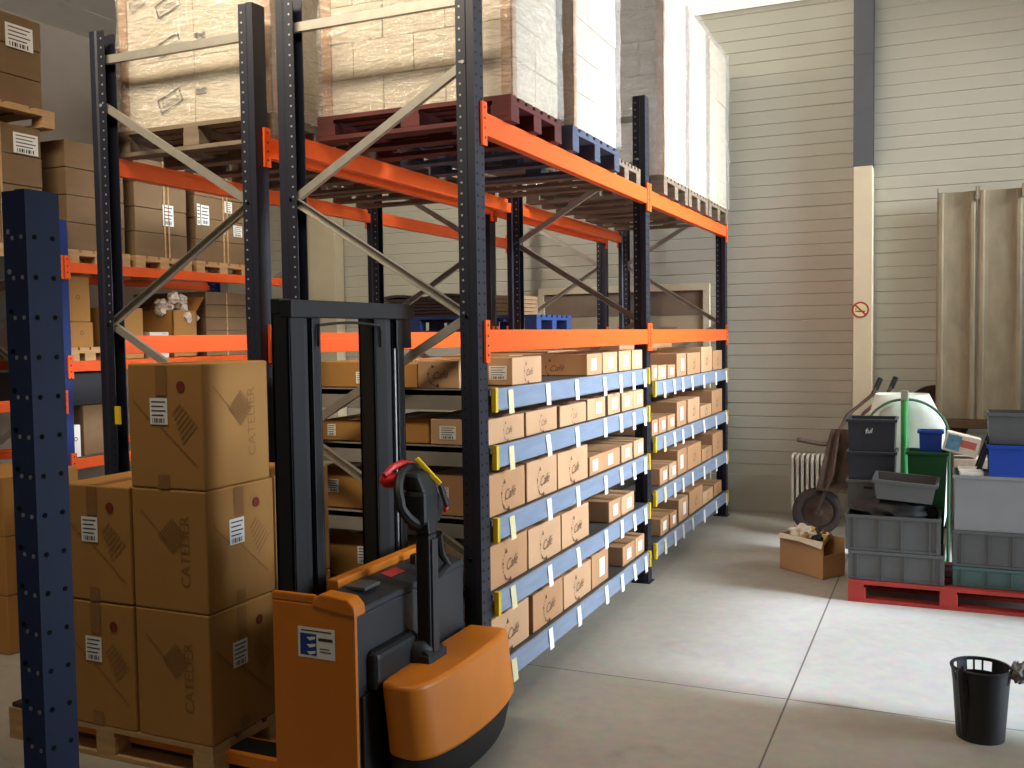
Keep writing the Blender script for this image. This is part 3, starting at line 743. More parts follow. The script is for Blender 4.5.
big('tan carton in the second layer, right under the topmost carton', -1.2, -.8, -.95, -.51, Z2, Z3-.001, 'text', 'label')
big('tan carton in the second layer, front left with bare top', -1.615, -1.215, -.95, -.51, Z2, Z3-.004, 'label', None)
big('tan carton in the second layer, behind the one under the topmost carton', -1.2, -.8, -.5, -.08, Z2, Z3-.001, None, 'text')
big('tan carton in the second layer, rear left with bare top', -1.615, -1.215, -.5, -.08, Z2, Z3-.004, None, None)
big('single topmost tan carton crowning the stack on the floor pallet', -1.2, -.8, -.95, -.53, Z3, Z4, 'label', 'text')
mb = MB(); mb.box(-1.99, -1.66, -.94, -.3, .145, .165); tag(mb.build('dark_mat', M['sheet_dark'], None, .004), 'dark flat mat on the bare left end of the floor pallet', 'mat')
for k in range(3):
    t = thing('carton', 'brown carton, %s of three stacked on the floor at the left picture edge' % ['lowest', 'middle', 'topmost'][k], 'carton', (-3.33, .15, .35*k), 'cartons stacked at the left picture edge')
    mb = MB(); mb.box(-3.63, -3.03, -.12, .42, .35*k+.001, .35*k+.349); mb.build('body', M['card3'], t, .006)
    mb = MB(); mb.box(-3.36, -3.3, -.1215, -.12, .35*k+.25, .35*k+.345); mb.build('tape', M['tape'], t)

# ------------------------------------------------------------------ electric stacker
ST = thing('electric_stacker', 'orange and black electric pallet stacker with tiller beside the tan carton stack', 'pallet stacker', (-.2, -.5, 0))
def uplift(y0, y1, near):
    x0, x1 = -.445, -.36
    mb = MB()
    # outer channel and flanges
    mb.box(x0, x1, y0, y0+.014, .06, 1.975); mb.box(x0, x1, y1-.014, y1, .06, 1.96)
    mb.box(x0, x0+.014, y0, y1, .06, 1.96)
    mb.box(x1-.014, x1, y0, y0+.10, .06, 1.975); mb.box(x1-.012, x1-.002, y1-.055, y1, .06, 1.96)
    u = mb.build('mast_upright', M['black_m'], ST, .003)
    mb = MB(); c = (y0+y1)/2+.02; mb.box(x1-.05, x1-.02, c-.03, c+.02, .3, 1.93); mb.build('inner_mast', M['dgrey'], u)
    mb = MB(); mb.tube([(x1-.025, c+.055, .5), (x1-.025, c+.055, 1.9)], .012, 8); mb.build('chain', M['chain'], u)
uplift(-.955, -.745, True); uplift(-.335, -.075, False)
mb = MB(); mb.box(-.4, -.345, -.957, -.0, 1.915, 1.985); mb.box(-.445, -.4, -.957, -.86, 1.93, 1.99); mb.build('mast_crossbar', M['black_m'], ST, .004)
mb = MB(); mb.box(-.4, -.36, -.14, -.005, 1.78, 1.915); mb.build('pulley_block', M['black_m'], ST, .004)
mb = MB(); pts = []
for i in range(13):
    u = i/12; y = -.77+.46*u; pts.append((-.35, y, 1.885+.012*math.sin(PI*u)))
pts = [(-.35, -.775, 1.80), (-.35, -.775, 1.86)]+pts+[(-.35, -.3, 1.86), (-.35, -.3, 1.79)]
mb.tube(pts, .006, 6); mb.build('hydraulic_hose', M['black'], ST, smooth=True)
# housing
mb = MB(); mb.box(-.452, -.07, -.985, -.965, .03, .812); mb.box(-.452, -.25, -.985, -.965, .812, .846); mb.build('side_panel', M['st_orange'], ST, .006)
mb = MB(); mb.prism([(-.265, .8), (-.065, .775), (-.07, .815), (-.1, .845), (-.22, .855), (-.255, .835)], 'y', -.99, -.91); mb.build('corner_cap', M['st_orange'], ST, .008)
mb = MB(); mb.box(-.40, -.075, -.962, -.06, .1, .775); mb.build('housing', M['dgrey'], ST, .012)
mb = MB(); mb.prism([(-.24, .84), (-.075, .80), (-.07, .775), (-.24, .775)], 'y', -.905, -.06); mb.build('instrument_cover', M['dgrey'], ST, .006)
mb = MB(); mb.box(-.3, -.245, -.83, -.06, .8, .868); mb.build('front_rail', M['st_orange'], ST, .008)
mb = MB(); mb.add([(-.215, -.56, .8368), (-.165, -.56, .8245), (-.165, -.44, .8245), (-.215, -.44, .8368)], [(0, 1, 2, 3)]); mb.build('warning_strip', M['sign_red'], ST)
mb = MB(); mb.box(-.225, -.13, -.815, -.7, .83, .845); mb.build('display', M['grey'], ST, .004)
mb = MB(); mb.box(-.2, -.17, -.34, -.3, .83, .87); mb.build('key_switch', M['black'], ST, .004)
# grab recess below the housing
mb = MB(); mb.box(-.12, -.03, -.9, -.56, .46, .62); mb.build('drive_cover', M['black'], ST, .03, seg=3)
mb = MB(); mb.lathe([(.0001, 0), (.085, 0), (.085, .05), (.06, .08), (.0001, .085)], (-.045, -.56, .5), 20); mb.build('steering_gear', M['black'], ST, smooth=True)
# chassis
plan_t = [(-.05, -.06), (-.05, -.85), (-.0, -.895), (.11, -.9), (.165, -.8), (.175, -.5), (.165, -.2), (.14, -.05)]
plan_b = [(-.04, -.06), (-.04, -.83), (.02, -.865), (.13, -.87), (.2, -.74), (.225, -.45), (.21, -.22), (.17, -.04)]
def round_plan(p, n=3):
    for _ in range(n):
        q = [p[0]]
        for i in range(len(p)-1):
            a, b = Vector(p[i]), Vector(p[i+1])
            if i > 0: q.append(tuple(a*.75+b*.25))
            if i < len(p)-2: q.append(tuple(a*.25+b*.75))
        p = q+[p[-1]]
    return p
plan_t = round_plan(plan_t, 2); plan_b = round_plan(plan_b, 2)
def loft(pb, zb, pt, zt):
    mb = MB(); n = len(pb); vs = [(x, y, zb) for x, y in pb] + [(x, y, zt) for x, y in pt]
    mb.add(vs, [[i, (i+1) % n, n+(i+1) % n, n+i] for i in range(n)] + [list(range(n))[::-1], list(range(n, 2*n))]); return mb
loft(plan_b, .2, plan_t, .5).build('chassis_cover', M['st_orange'], ST, .02, smooth=True, seg=3)
pb2 = [(x-.02 if x > 0 else x, y*.985) for x, y in plan_b]; pb3 = [(x-.06 if x > 0 else x, y*.95) for x, y in plan_b]
loft(pb3, .03, pb2, .198).build('bumper', M['black'], ST, .01, smooth=True)
mb = MB(); mb.box(-.14, -.06, -.95, -.05, .05, .46); mb.build('drive_frame', M['black'], ST, .005)
mb = MB(); mb.lathe([(.02, -.03), (.075, -.03), (.085, -.02), (.085, .02), (.075, .03), (.02, .03)], (.03, -.45, .086), 20, 'y'); mb.build('drive_wheel', M['rubber'], ST, smooth=True)
# tiller
mb = MB(); mb.tube([(.0, -.62, .5), (.0, -.48, .5)], .055, 14); mb.box(-.06, .05, -.63, -.47, .47, .53); mb.build('tiller_bracket', M['black'], ST, .008)
mb = MB(); mb.box(-.03, .035, -.585, -.515, .5, 1.02); mb.prism([(-.03, 1.02), (.035, 1.02), (.03, 1.1), (-.045, 1.12)], 'y', -.585, -.515); ta = mb.build('tiller_arm', M['black'], ST, .008)
mb = MB(); mb.box(.036, .044, -.575, -.525, .5, 1.0); mb.build('arm_lit_face', M['dgrey'], ta, .002)  # paler strip paints the light falling on the arm's right face
TH = MB()
TH.box(-.075, .03, -.61, -.48, 1.06, 1.2); TH.prism([(-.085, 1.2), (.03, 1.18), (-.01, 1.275), (-.1, 1.285)], 'y', -.60, -.47)
TH.prism([(-.06, 1.03), (.02, 1.03), (.03, 1.07), (-.075, 1.07)], 'y', -.59, -.5)
hd = TH.build('tiller_head', M['black'], ST, .018)
pts = [(-.045, -.52+.165*math.cos(a)*(1 if math.sin(a) < 0 else .92), 1.17+.115*math.sin(a)) for a in [i*2*PI/32 for i in range(32)]]
mb = MB(); mb.tube([(p[0]-(p[2]-1.17)*.35, p[1], p[2]) for p in pts], .021, 8, closed=True); mb.build('handle_loop', M['black'], hd, smooth=True)
mb = MB(); mb.blob((-.125, -.615, 1.245), (.04, .05, .034), .05, 4, 3); mb.build('safety_button', M['red'], hd, smooth=True)
mb = MB(); mb.tube([(-.125, -.66, 1.27), (-.115, -.61, 1.298), (-.11, -.54, 1.305), (-.1, -.48, 1.295)], [.011, .016, .016, .011], 8); mb.build('grip_cap', M['red'], hd, smooth=True)
mb = MB(); mb.bar((-.06, -.51, 1.325), (.03, -.47, 1.215), .028, .02); mb.build('yellow_strip', M['yellow'], hd, .004)
mb = MB(); mb.bar((.03, -.47, 1.212), (.06, -.465, 1.12), .036, .018); mb.build('grey_strip', M['dgrey'], hd, .004)
mb = MB(); mb.blob((.0, -.375, 1.1), (.016, .016, .022), .02, 4, 2); mb.build('horn_button', M['red'], hd, smooth=True)
mb = MB(); mb.tube([(.0, -.44, 1.0), (-.02, -.38, .9), (.0, -.36, .85), (-.03, -.42, .8), (-.06, -.36, .83)], .018, 8); mb.build('coiled_cable', M['black'], ST, smooth=True)
# sticker
mb = MB(); c0 = (-.245, -.9865, .66); mb.T = face_mtx('-y', c0); quad(mb, -.085, .085, -.06, .06, 0)
mb.m = 1; quad(mb, -.075, .0, -.05, .035, .0008)
mb.m = 0
for k in range(3):
    mb.add([(-.045, .02-.028*k, .0016), (-.004, .026-.028*k, .0016), (-.004, .016-.028*k, .0016), (-.03, .008-.028*k, .0016)], [(0, 1, 2, 3)])
mb.m = 2; quad(mb, .01, .075, .01, .022, .0008); quad(mb, .015, .06, -.022, -.018, .0008); quad(mb, .015, .066, -.034, -.03, .0008); quad(mb, -.07, .07, .044, .049, .0008)
mb.build('sticker', [M['paper'], M['st_blue'], M['ink_b']], ST)
# forks and carriage
for ya in (-.87, -.33):
    mb = MB(); mb.prism([(-.46, .045), (-1.75, .05), (-1.82, .06), (-1.75, .095), (-.46, .1)], 'y', ya, ya+.16)
    fk_ = mb.build('fork', M['st_orange'], ST, .004); mb = MB(); mb.box(-1.7, -.47, ya+.025, ya+.135, .096, .106); mb.build('fork_top', M['black_m'], fk_)
mb = MB(); mb.box(-.5, -.45, -.9, -.15, .1, .42); mb.build('fork_carriage', M['black_m'], ST, .005)

# ------------------------------------------------------------------ goods on the far-aisle rack
def strapload(label, y0, y1, z0, z1, n, labs=(), x0=-4.85, x1=-3.86, m='card4', strap=.55):
    t = thing('strapped_carton_load', label, 'carton load', ((x0+x1)/2, (y0+y1)/2, z0), 'strapped carton loads on the far aisle rack')
    h = (z1-z0)/n
    for k in range(n):
        mb = MB(); mb.box(x0, x1-random.uniform(0, .008), y0+random.uniform(0, .008), y1, z0+k*h, z0+(k+1)*h-.003); mb.build('carton', M[m], t, .006)
    for (yy) in (y0+(y1-y0)*strap, y0+(y1-y0)*(strap+.08)):
        mb = MB(); mb.box(x1+.001, x1+.004, yy-.008, yy+.008, z0, z1); mb.box(x0, x1+.004, yy-.008, yy+.008, z1, z1+.003); mb.build('strap', M['wood'], t)
    for (ly, lz, w, hh) in labs: label_decal(t, '+x', (x1+.002, ly, lz), w, hh)
    return t
CZ = 2.404
for k, (a, b, zt) in enumerate(((1.15, 1.70, 3.30), (1.80, 2.38, 3.28), (2.48, 3.12, 3.25))):
    w = ['near', 'middle', 'far']
    pallet('%s pallet on the thin beams of the far aisle rack' % w[k].capitalize(), -4.88, -3.84, a-.02, b+.02, CZ, .1, 'wood', 'x', 'pallets on the far aisle rack', 5)
    labs = [(), ((2.16, 2.85, .12, .17),), ((2.6, 2.9, .1, .17), (2.9, 3.0, .1, .1), (2.52, 2.9, .04, .18), (3.02, 2.8, .12, .1), (2.82, 2.8, .06, .08))][k]
    strapload('grey-brown carton load, %s one on the blue rack left of the rear rack upright' % w[k], a, b, CZ+.1, zt, 4, labs)
pallet('pallet hidden low behind the foreground upright on the far aisle rack', -4.88, -3.84, .2, .98, CZ, .1, 'wood', 'x', 'pallets on the far aisle rack', 5)
strapload('brown strapped load under the high wooden pallet at the left edge', .05, .95, CZ+.1, 3.325, 4, ((.82, 3.2, .2, .14),))
pallet('wooden pallet between two brown strapped loads at the left picture edge', -4.9, -3.8, .0, 1.02, 3.33, .12, 'wood', 'x', 'pallets on the far aisle rack', 5)
strapload('highest brown strapped load with a white sheet, upper left corner', .05, .98, 3.45, 4.07, 3, ((.8, 3.92, .22, .16),), strap=.42)
# shelf of cartons under them
C2 = 1.69
pallet('short wooden pallet at the near end of the low beams of the blue rack', -4.7, -3.84, 1.1, 1.5, C2, .1, 'wood', 'x', 'pallets on the far aisle rack', 4)
def smallc(label, y0, y1, z0, z1, m='card3', x0=-4.4, x1=-3.87, lab=None, group='cartons on the low beams of the far aisle rack'):
    t = thing('carton', label, 'carton', ((x0+x1)/2, (y0+y1)/2, z0), group)
    mb = MB(); mb.box(x0, x1, y0, y1, z0, z1); mb.build('body', M[m], t, .005)
    mb = MB(); mb.T = face_mtx('+x', (x1+.001, (y0+y1)/2, (z0+z1)/2+.02), .07); put_text(mb, 'o', mb.T); mb.T = None; mb.build('printed_mark', M['ink'], t)
    return t
smallc('orange-brown carton, lower of two on the short pallet of the blue rack', 1.15, 1.36, C2+.1, 1.975)
smallc('orange-brown carton, upper of two on the short pallet of the blue rack', 1.12, 1.34, 1.977, 2.31)
smallc('brown carton right of the short pallet on the blue rack low beams', 1.52, 1.86, C2+.001, 2.09, 'card3')
# shelf boards under goods
def opencarton(label, y0, y1, z0, z1, x0=-4.4, x1=-3.86, m='card3', flap=True):
    t = thing('open_carton', label, 'carton', ((x0+x1)/2, (y0+y1)/2, z0), None)
    th = .006; mb = MB()
    mb.box(x0, x1, y0, y1, z0, z0+th); mb.box(x0, x0+th, y0, y1, z0, z1); mb.box(x1-th, x1, y0, y1, z0, z1); mb.box(x0, x1, y0, y0+th, z0, z1); mb.box(x0, x1, y1-th, y1, z0, z1); mb.build('body', M[m], t)
    if flap:
        mb = MB(); mb.add([(x1, y1, z1), (x0, y1, z1), (x0, y1+.1, z1+.12), (x1, y1+.1, z1+.12)], [(0, 1, 2, 3)]); mb.add([(x1, y1+.004, z1), (x0, y1+.004, z1), (x0, y1+.104, z1+.12), (x1, y1+.104, z1+.12)], [(3, 2, 1, 0)]); mb.build('flap', M[m], t)
    return t
opencarton('open carton heaped with crumpled white paper on the blue rack', 2.18, 2.46, C2+.001, 2.08)
rd = random.Random(3)
for (y, z, r) in ((2.17, 2.08, .05), (2.26, 2.12, .055), (2.36, 2.10, .055), (2.45, 2.07, .05), (2.2, 2.17, .045), (2.31, 2.195, .05), (2.41, 2.17, .05), (2.13, 2.14, .04), (2.5, 2.02, .045), (2.35, 2.02, .05), (2.24, 2.03, .05)):
    mb = MB(); mb.blob((-3.95+rd.uniform(-.06, .1), y, z), (r, r, r*.9), .3, rd.randint(0, 99), 2, 2.6)
    tag(mb.build('paper_wad', M['tube']), 'crumpled white paper wad heaped over the open carton on the blue rack', 'paper wad', 'white paper wads in the open carton')
smallc('white wrapped packet standing beside the open carton of crumpled paper', 1.93, 2.14, C2+.001, 1.90, 'white_w')
smallc('brown carton in shadow behind the white packet on the blue rack', 1.92, 2.14, C2+.001, 2.06, 'card4', -4.8, -4.42)
for k in range(5):
    t = thing('flat_carton_bundle', 'flat brown carton bundle, %s of five at the right end of the blue rack' % ['lowest', 'second lowest', 'middle', 'second highest', 'topmost'][k], 'carton bundle', (-4.3, 2.85, C2+.112*k), 'flat carton bundles on the blue rack')
    mb = MB(); mb.box(-4.7, -3.88, 2.6, 3.2, C2+.001+.112*k, C2+.11+.112*k); mb.build('body', M['card4'], t, .004)
    mb = MB(); mb.box(-3.879, -3.876, 2.86, 2.875, C2+.001+.112*k, C2+.11+.112*k); mb.build('strap', M['wood'], t)
mb = MB(); mb.box(-4.8, -3.88, 1.12, 1.6, 1.36, 1.6); tag(mb.build('grey_box', M['dgrey'], None, .006), 'dark grey box on the lower level of the blue rack', 'box')
for zt, nm in ((0.98, 0), (1.36, 1)):
    pass
smallc('dark brown carton under the grey box, blue rack', 1.24, 1.52, .982, 1.355, 'card4', group=None)
smallc('white printed box at the edge of the blue post, lowest visible level', 1.12, 1.21, .982, 1.22, 'paper', group=None)
# ------------------------------------------------------------------ corner with crates
def crate(label, x0, x1, y0, y1, z0, z1, m='grey', rib=(.36, .6), group='plastic crates', name='plastic_crate', taper=0.0, rim=.012, loc=None, fill=None, rot=(0, 0, 0)):
    t = thing(name, label, 'crate', ((x0+x1)/2, (y0+y1)/2, z0), group)
    th = .006; mm = M[m]
    def ring(zz, g): return [(x0+g, y0+g), (x1-g, y0+g), (x1-g, y1-g), (x0+g, y1-g)]
    mb = MB()
    o0, o1, i0, i1 = ring(z0, .012+taper), ring(z1, .012), ring(z0, .012+taper+th), ring(z1, .012+th)
    vs = [(x, y, z0) for x, y in o0]+[(x, y, z1) for x, y in o1]+[(x, y, z0+th) for x, y in i0]+[(x, y, z1) for x, y in i1]
    fs = [(3, 2, 1, 0)]+[(i, (i+1) % 4, 4+(i+1) % 4, 4+i) for i in range(4)]+[(8+i, 12+i, 12+(i+1) % 4, 8+(i+1) % 4) for i in range(4)]+[(8, 9, 10, 11)]+[(4+i, 4+(i+1) % 4, 12+(i+1) % 4, 12+i) for i in range(4)]
    mb.add(vs, fs); mb.build('body', mm, t)
    mb = MB(); a = .0
    rz0, rz1 = z1-.022, z1
    for (p0, p1, q0, q1) in ((x0, x1, y0, y0+.018), (x0, x1, y1-.018, y1), (x0, x0+.018, y0+.018, y1-.018), (x1-.018, x1, y0+.018, y1-.018)):
        mb.box(p0, p1, q0, q1, rz0, rz1)
    mb.build('rim', mm, t, .003)
    if rib:
        mb = MB()
        g = lambda zz: .012+taper*(1-(zz-z0)/(z1-z0))
        W = x1-x0
        for f in (.0, .085)+tuple(rib)+(.9, .975):
            xx = x0+.006+f*(W-.02); mb.box(xx, xx+.009, y0+.002+taper*.5, y0+.03, z0+.004, rz0)
        mb.box(x0+.01+taper, x1-.01-taper, y0+.004+taper*.6, y0+.03, z0+.004, z0+.018)
        mb.box(x0+.01+taper, x1-.01-taper, y1-.03, y1-.004-taper*.6, z0+.004, z0+.018); mb.box(x0+.004+taper*.6, x0+.03, y0+.01, y1-.01, z0+.004, z0+.018); mb.box(x1-.03, x1-.004-taper*.6, y0+.01, y1-.01, z0+.004, z0+.018)
        D = y1-y0
        for f in (.0, .12, .5, .85, .96):
            yy = y0+.006+f*(D-.02)
            mb.box(x0+.002+taper*.5, x0+.03, yy, yy+.009, z0+.004, rz0); mb.box(x1-.03, x1-.002-taper*.5, yy, yy+.009, z0+.004, rz0)
        mb.build('ribs', mm, t)
    t.rotation_euler = rot
    return t
pallet('red painted wooden pallet on the floor under the grey crates', 1.376, 2.62, 2.83, 3.63, 0, .144, 'wood_red', 'x', None, 5)
crate('grey ribbed crate on the red pallet, bottom of the left front stack', 1.372, 1.975, 2.86, 3.26, .145, .345, 'grey', group='grey crates in the left front stack')
crate('grey ribbed crate, upper one of the left front stack, filled with black bag', 1.352, 1.952, 2.86, 3.26, .346, .588, 'grey', group='grey crates in the left front stack')
mb = MB(); mb.blob((1.65, 3.07, .60), (.27, .165, .10), .12, 2, 3, 2.5); tag(mb.build('black_bag', M['black'], smooth=True), 'black plastic bag filling the upper grey crate of the left front stack', 'bag')
crate('small shallow grey crate lying slightly tilted on the black bag', 1.52, 1.93, 2.86, 3.1, .70, .84, 'grey', (), None, taper=.02, rot=(math.radians(7), math.radians(3.5), math.radians(-2)))
for k, (za, zb, mm, lb) in enumerate(((.145, .447, 'grey', 'lowest'), (.448, .762, 'grey', 'second lowest'), (.763, .968, 'grey_d', 'second highest'), (.969, 1.2, 'grey_d', 'topmost, with white mark'))):
    t = crate('dark crate behind the left front stack, %s' % lb, 1.318, 1.662, 3.3, 3.62, za, zb, mm, None, 'dark crates stacked at the back of the red pallet', taper=.008)
    if k == 3:
        mb = MB(); mb.T = face_mtx('-y', (1.475, 3.304, 1.115), .05, .15); put_text(mb, 'ful', mb.T, .3); mb.T = None; mb.build('white_mark', M['paper'], t)
    if k == 1:
        mb = MB(); mb.box(1.44, 1.5, 3.303, 3.315, .70, .715); mb.build('handle_slot', M['hole_d'], t)
t = crate('green plastic bin between the dark crates and the light grey crate stack', 1.715, 2.0, 3.36, 3.62, .145, .97, 'green', None, None, 'plastic_bin', taper=.03)
t = crate('blue plastic box standing in the top of the green bin', 1.79, 1.965, 3.42, 3.56, .72, 1.118, 'blue', None, None, 'plastic_bin', taper=.012)
crate('green-grey crate at the bottom of the right stack on the red pallet', 2.02, 2.61, 2.9, 3.3, .145, .278, 'teal', group='crates in the right stack')
crate('mid grey ribbed crate in the middle of the right stack', 2.018, 2.618, 2.9, 3.3, .279, .517, 'grey', group='crates in the right stack')
crate('large light grey smooth crate at the top of the right stack', 2.018, 2.618, 2.9, 3.3, .518, .88, 'grey_l', (), group='crates in the right stack')
mb = MB(); mb.box(2.06, 2.2, 2.925, 3.2, .80, .905); mb.box(2.05, 2.19, 2.93, 3.1, .906, .918); tag(mb.build('white_packet', M['paper'], None, .004), 'white packet lying in the left end of the light grey crate', 'packet')
t = crate('blue plastic box standing on the large light grey crate', 2.215, 2.585, 2.885, 3.2, .881, 1.085, 'blue', None, None, 'plastic_bin', taper=.006)
t = crate('grey crate sitting on the blue box at the right picture edge', 2.215, 2.58, 2.92, 3.24, 1.087, 1.29, 'grey', (), None, taper=.006)
mb = MB(); mb.T = Matrix.Translation((2.19, 3.06, .92)) @ Matrix.Rotation(math.radians(18), 4, 'Y'); mb.box(-.012, .0, -.11, .11, -.09, .25); mb.box(-.03, -.012, -.11, -.09, -.09, .25); mb.box(-.03, -.012, .09, .11, -.09, .25)
tag(mb.build('crate_lid', M['black'], None, .003), 'black plastic lid leaning against the blue box in the right stack', 'lid')
# printed carton behind
t = thing('open_carton', 'opened carton with blue and red print behind the black lid', 'carton', (2.08, 3.45, .6))
mb = MB(); mb.box(2.03, 2.24, 3.36, 3.6, .145, .93); mb.build('body', M['white_w'], t, .004)
mb = MB(); mb.T = Matrix.Translation((2.07, 3.42, 1.035)) @ Matrix.Rotation(math.radians(14), 4, 'Y'); mb.box(-.1, .12, -.05, .12, -.07, .06); mb.m = 1; mb.box(-.09, .0, -.0515, -.05, -.055, .05); mb.m = 2; mb.box(.0, .1, -.0515, -.05, -.02, .03)
mb.build('printed_flap', [M['white_w'], M['print_b'], M['print_r']], t)
# black strip of the sack holder
t = thing('sack_holder', 'green tubular sack holder with hoop and post behind the crates', 'sack holder', (1.70, 3.9, 0))
mb = MB(); mb.tube([(1.69, 3.9, .02), (1.69, 3.9, 1.37)], .028, 12); mb.build('post', M['green_l'], t, smooth=True)
pts = []
for i in range(25):
    a = PI*(0.06+.9*i/24); pts.append((1.70-.30*math.cos(a)*(-1) if False else 1.70+.30*math.cos(PI-a), 3.92, 1.02+.285*math.sin(a)))
mb = MB(); mb.tube(pts, .010, 8); mb.build('hoop', M['green_d'], t, smooth=True)
pts2 = [(1.985, 3.92, 1.1), (2.0, 3.92, 1.0), (2.0, 3.92, .05)]; mb = MB(); mb.tube(pts2, .012, 8); mb.tube([(1.41, 3.92, 1.1), (1.40, 3.92, 1.0), (1.40, 3.92, .05)], .012, 8); mb.build('leg', M['green_d'], t, smooth=True)
mb = MB(); mb.box(1.40, 2.0, 3.87, 4.3, .0, .02); mb.build('base', M['green_l'], t, .004)
mb = MB(); mb.box(1.665, 1.715, 3.86, 3.94, 1.3, 1.375); mb.build('clamp', M['galv'], t, .005)
# white sack
mb = MB(); vs = []; fs = []; nz, na = 10, 28
for j in range(nz+1):
    u = j/nz; z = .1+1.235*u
    hw = .22 + .10*math.sin(min(1, u*1.15)*PI)*.9 if u < .75 else .31 - (.31-.195)*((u-.75)/.25)
    for i in range(na):
        a = 2*PI*i/na; ex = abs(math.cos(a))**.55*math.copysign(1, math.cos(a)); ey = abs(math.sin(a))**.55*math.copysign(1, math.sin(a))
        k = 1+.05*noise.noise(Vector((ex*3, ey*3, z*5)))
        vs.append((1.70-.035*max(0, (u-.75)/.25)+hw*ex*k, 4.12+.15*ey*k, z))
for j in range(nz):
    for i in range(na): fs.append((j*na+i, j*na+(i+1) % na, (j+1)*na+(i+1) % na, (j+1)*na+i))
mb.add(vs, fs); fs = []; mb.add([vs[i] for i in range(na)], [list(range(na))[::-1]])
o = mb.build('white_sack', M['sack'], None, smooth=True); sm = o.modifiers.new('thick', 'SOLIDIFY'); sm.thickness = .004
tag(o, 'white woven sack hanging open in the green holder behind the crates', 'sack')

# wheelbarrow stood on its wheel against the wall
WB = thing('wheelbarrow', 'old rusty wheelbarrow stood upright against the wall beside the radiator', 'wheelbarrow', (1.0, 5.1, 0))
mb = MB(); mb.tube([(.93+.175*math.cos(a)*.96, 4.98+.05*math.cos(a), .215+.175*math.sin(a)) for a in [i*2*PI/28 for i in range(28)]], .042, 10, closed=True); w = mb.build('tyre', M['rubber'], WB, smooth=True)
mb = MB(); mb.lathe([(.012, -.05), (.03, -.05), (.05, -.02), (.135, -.015), (.14, 0), (.135, .015), (.05, .02), (.03, .05), (.012, .05)], (.93, 4.98, .215), 20, 'y'); mb.build('wheel_hub', M['rust'], w, smooth=True)
for dy, xx in ((-.12, 0.0), (.14, .12)):
    mb = MB(); mb.tube([(.93, 4.98+dy, .215), (1.06+xx*.5, 5.1+dy, .55), (1.09+xx, 5.28+dy, .9), (1.16+xx, 5.4+dy, 1.06), (1.36+xx, 5.55+dy, 1.24), (1.42+xx, 5.6+dy, 1.36)], .017, 8); mb.build('frame_tube', M['rust'], WB, smooth=True)
    mb = MB(); mb.tube([(1.39+xx, 5.58+dy, 1.29), (1.43+xx, 5.61+dy, 1.39)], .024, 8); mb.build('handle_grip', M['black'], WB, smooth=True)
mb = MB(); mb.tube([(1.1, 5.2, .8), (.95, 5.1, .81), (.76, 5.0, .855)], .02, 8); mb.build('leg', M['rust'], WB, smooth=True)
mb = MB()
A = Vector((1.02, 5.02, .34)); B = Vector((1.12, 5.3, .86)); dn = (B-A).normalized(); side = Vector((.86, -.3, 0)).normalized(); out = dn.cross(side).normalized()
if out.y > 0: out = -out
def tray_pt(u, v, d): return A+dn*((B-A).length*u)+side*(.34*v)+out*d
gv = []; nu, nv = 8, 8
for i in range(nu+1):
    for j in range(nv+1):
        u, v = i/nu, j/nv*2-1; e = max(abs(u*2-1), abs(v)); d = .17*min(1, max(0, (e-.55)/.45))
        gv.append(tray_pt(u, v*.55+.42, d))
mb.add(gv, [(i*(nv+1)+j, i*(nv+1)+j+1, (i+1)*(nv+1)+j+1, (i+1)*(nv+1)+j) for i in range(nu) for j in range(nv)])
o = mb.build('tray', M['rust'], WB, smooth=True); sm = o.modifiers.new('thick', 'SOLIDIFY'); sm.thickness = .006

# oil radiator
t = thing('oil_radiator', 'cream oil-filled radiator with fins against the back wall', 'radiator', (.78, 5.75, 0))
for k in range(7):
    x = .625+.046*k; mb = MB()
    pr = []
    for (cx_, cz_, a0) in ((5.68, .13, PI), (5.82, .13, 1.5*PI), (5.82, .59, 0), (5.68, .59, .5*PI)):
        for q in range(4): a = a0+q*PI/6; pr.append((cx_+.05*math.cos(a), cz_+.05*math.sin(a)))
    mb.prism(pr, 'x', x-.013, x+.013); mb.build('fin', M['rad'], t, .004)
mb = MB(); mb.box(.61, .92, 5.71, 5.79, .55, .59); mb.box(.61, .92, 5.71, 5.79, .12, .16); mb.build('header_pipe', M['rad'], t)
mb = MB(); mb.box(.925, .985, 5.64, 5.86, .1, .65); mb.build('control_panel', M['rad'], t, .01)
mb = MB(); mb.disc((.955, 5.64, .58), .018, (0, -1, 0), 12, .014); mb.disc((.955, 5.64, .52), .014, (0, -1, 0), 12, .012); mb.build('knob', M['black'], t)
for xx in (.66, .9):
    mb = MB(); mb.box(xx-.015, xx+.015, 5.58, 5.92, .03, .075); mb.tube([(xx-.02, 5.6, .025), (xx+.02, 5.6, .025)], .025, 10); mb.tube([(xx-.02, 5.9, .025), (xx+.02, 5.9, .025)], .025, 10); mb.build('caster_foot', M['black'], t)

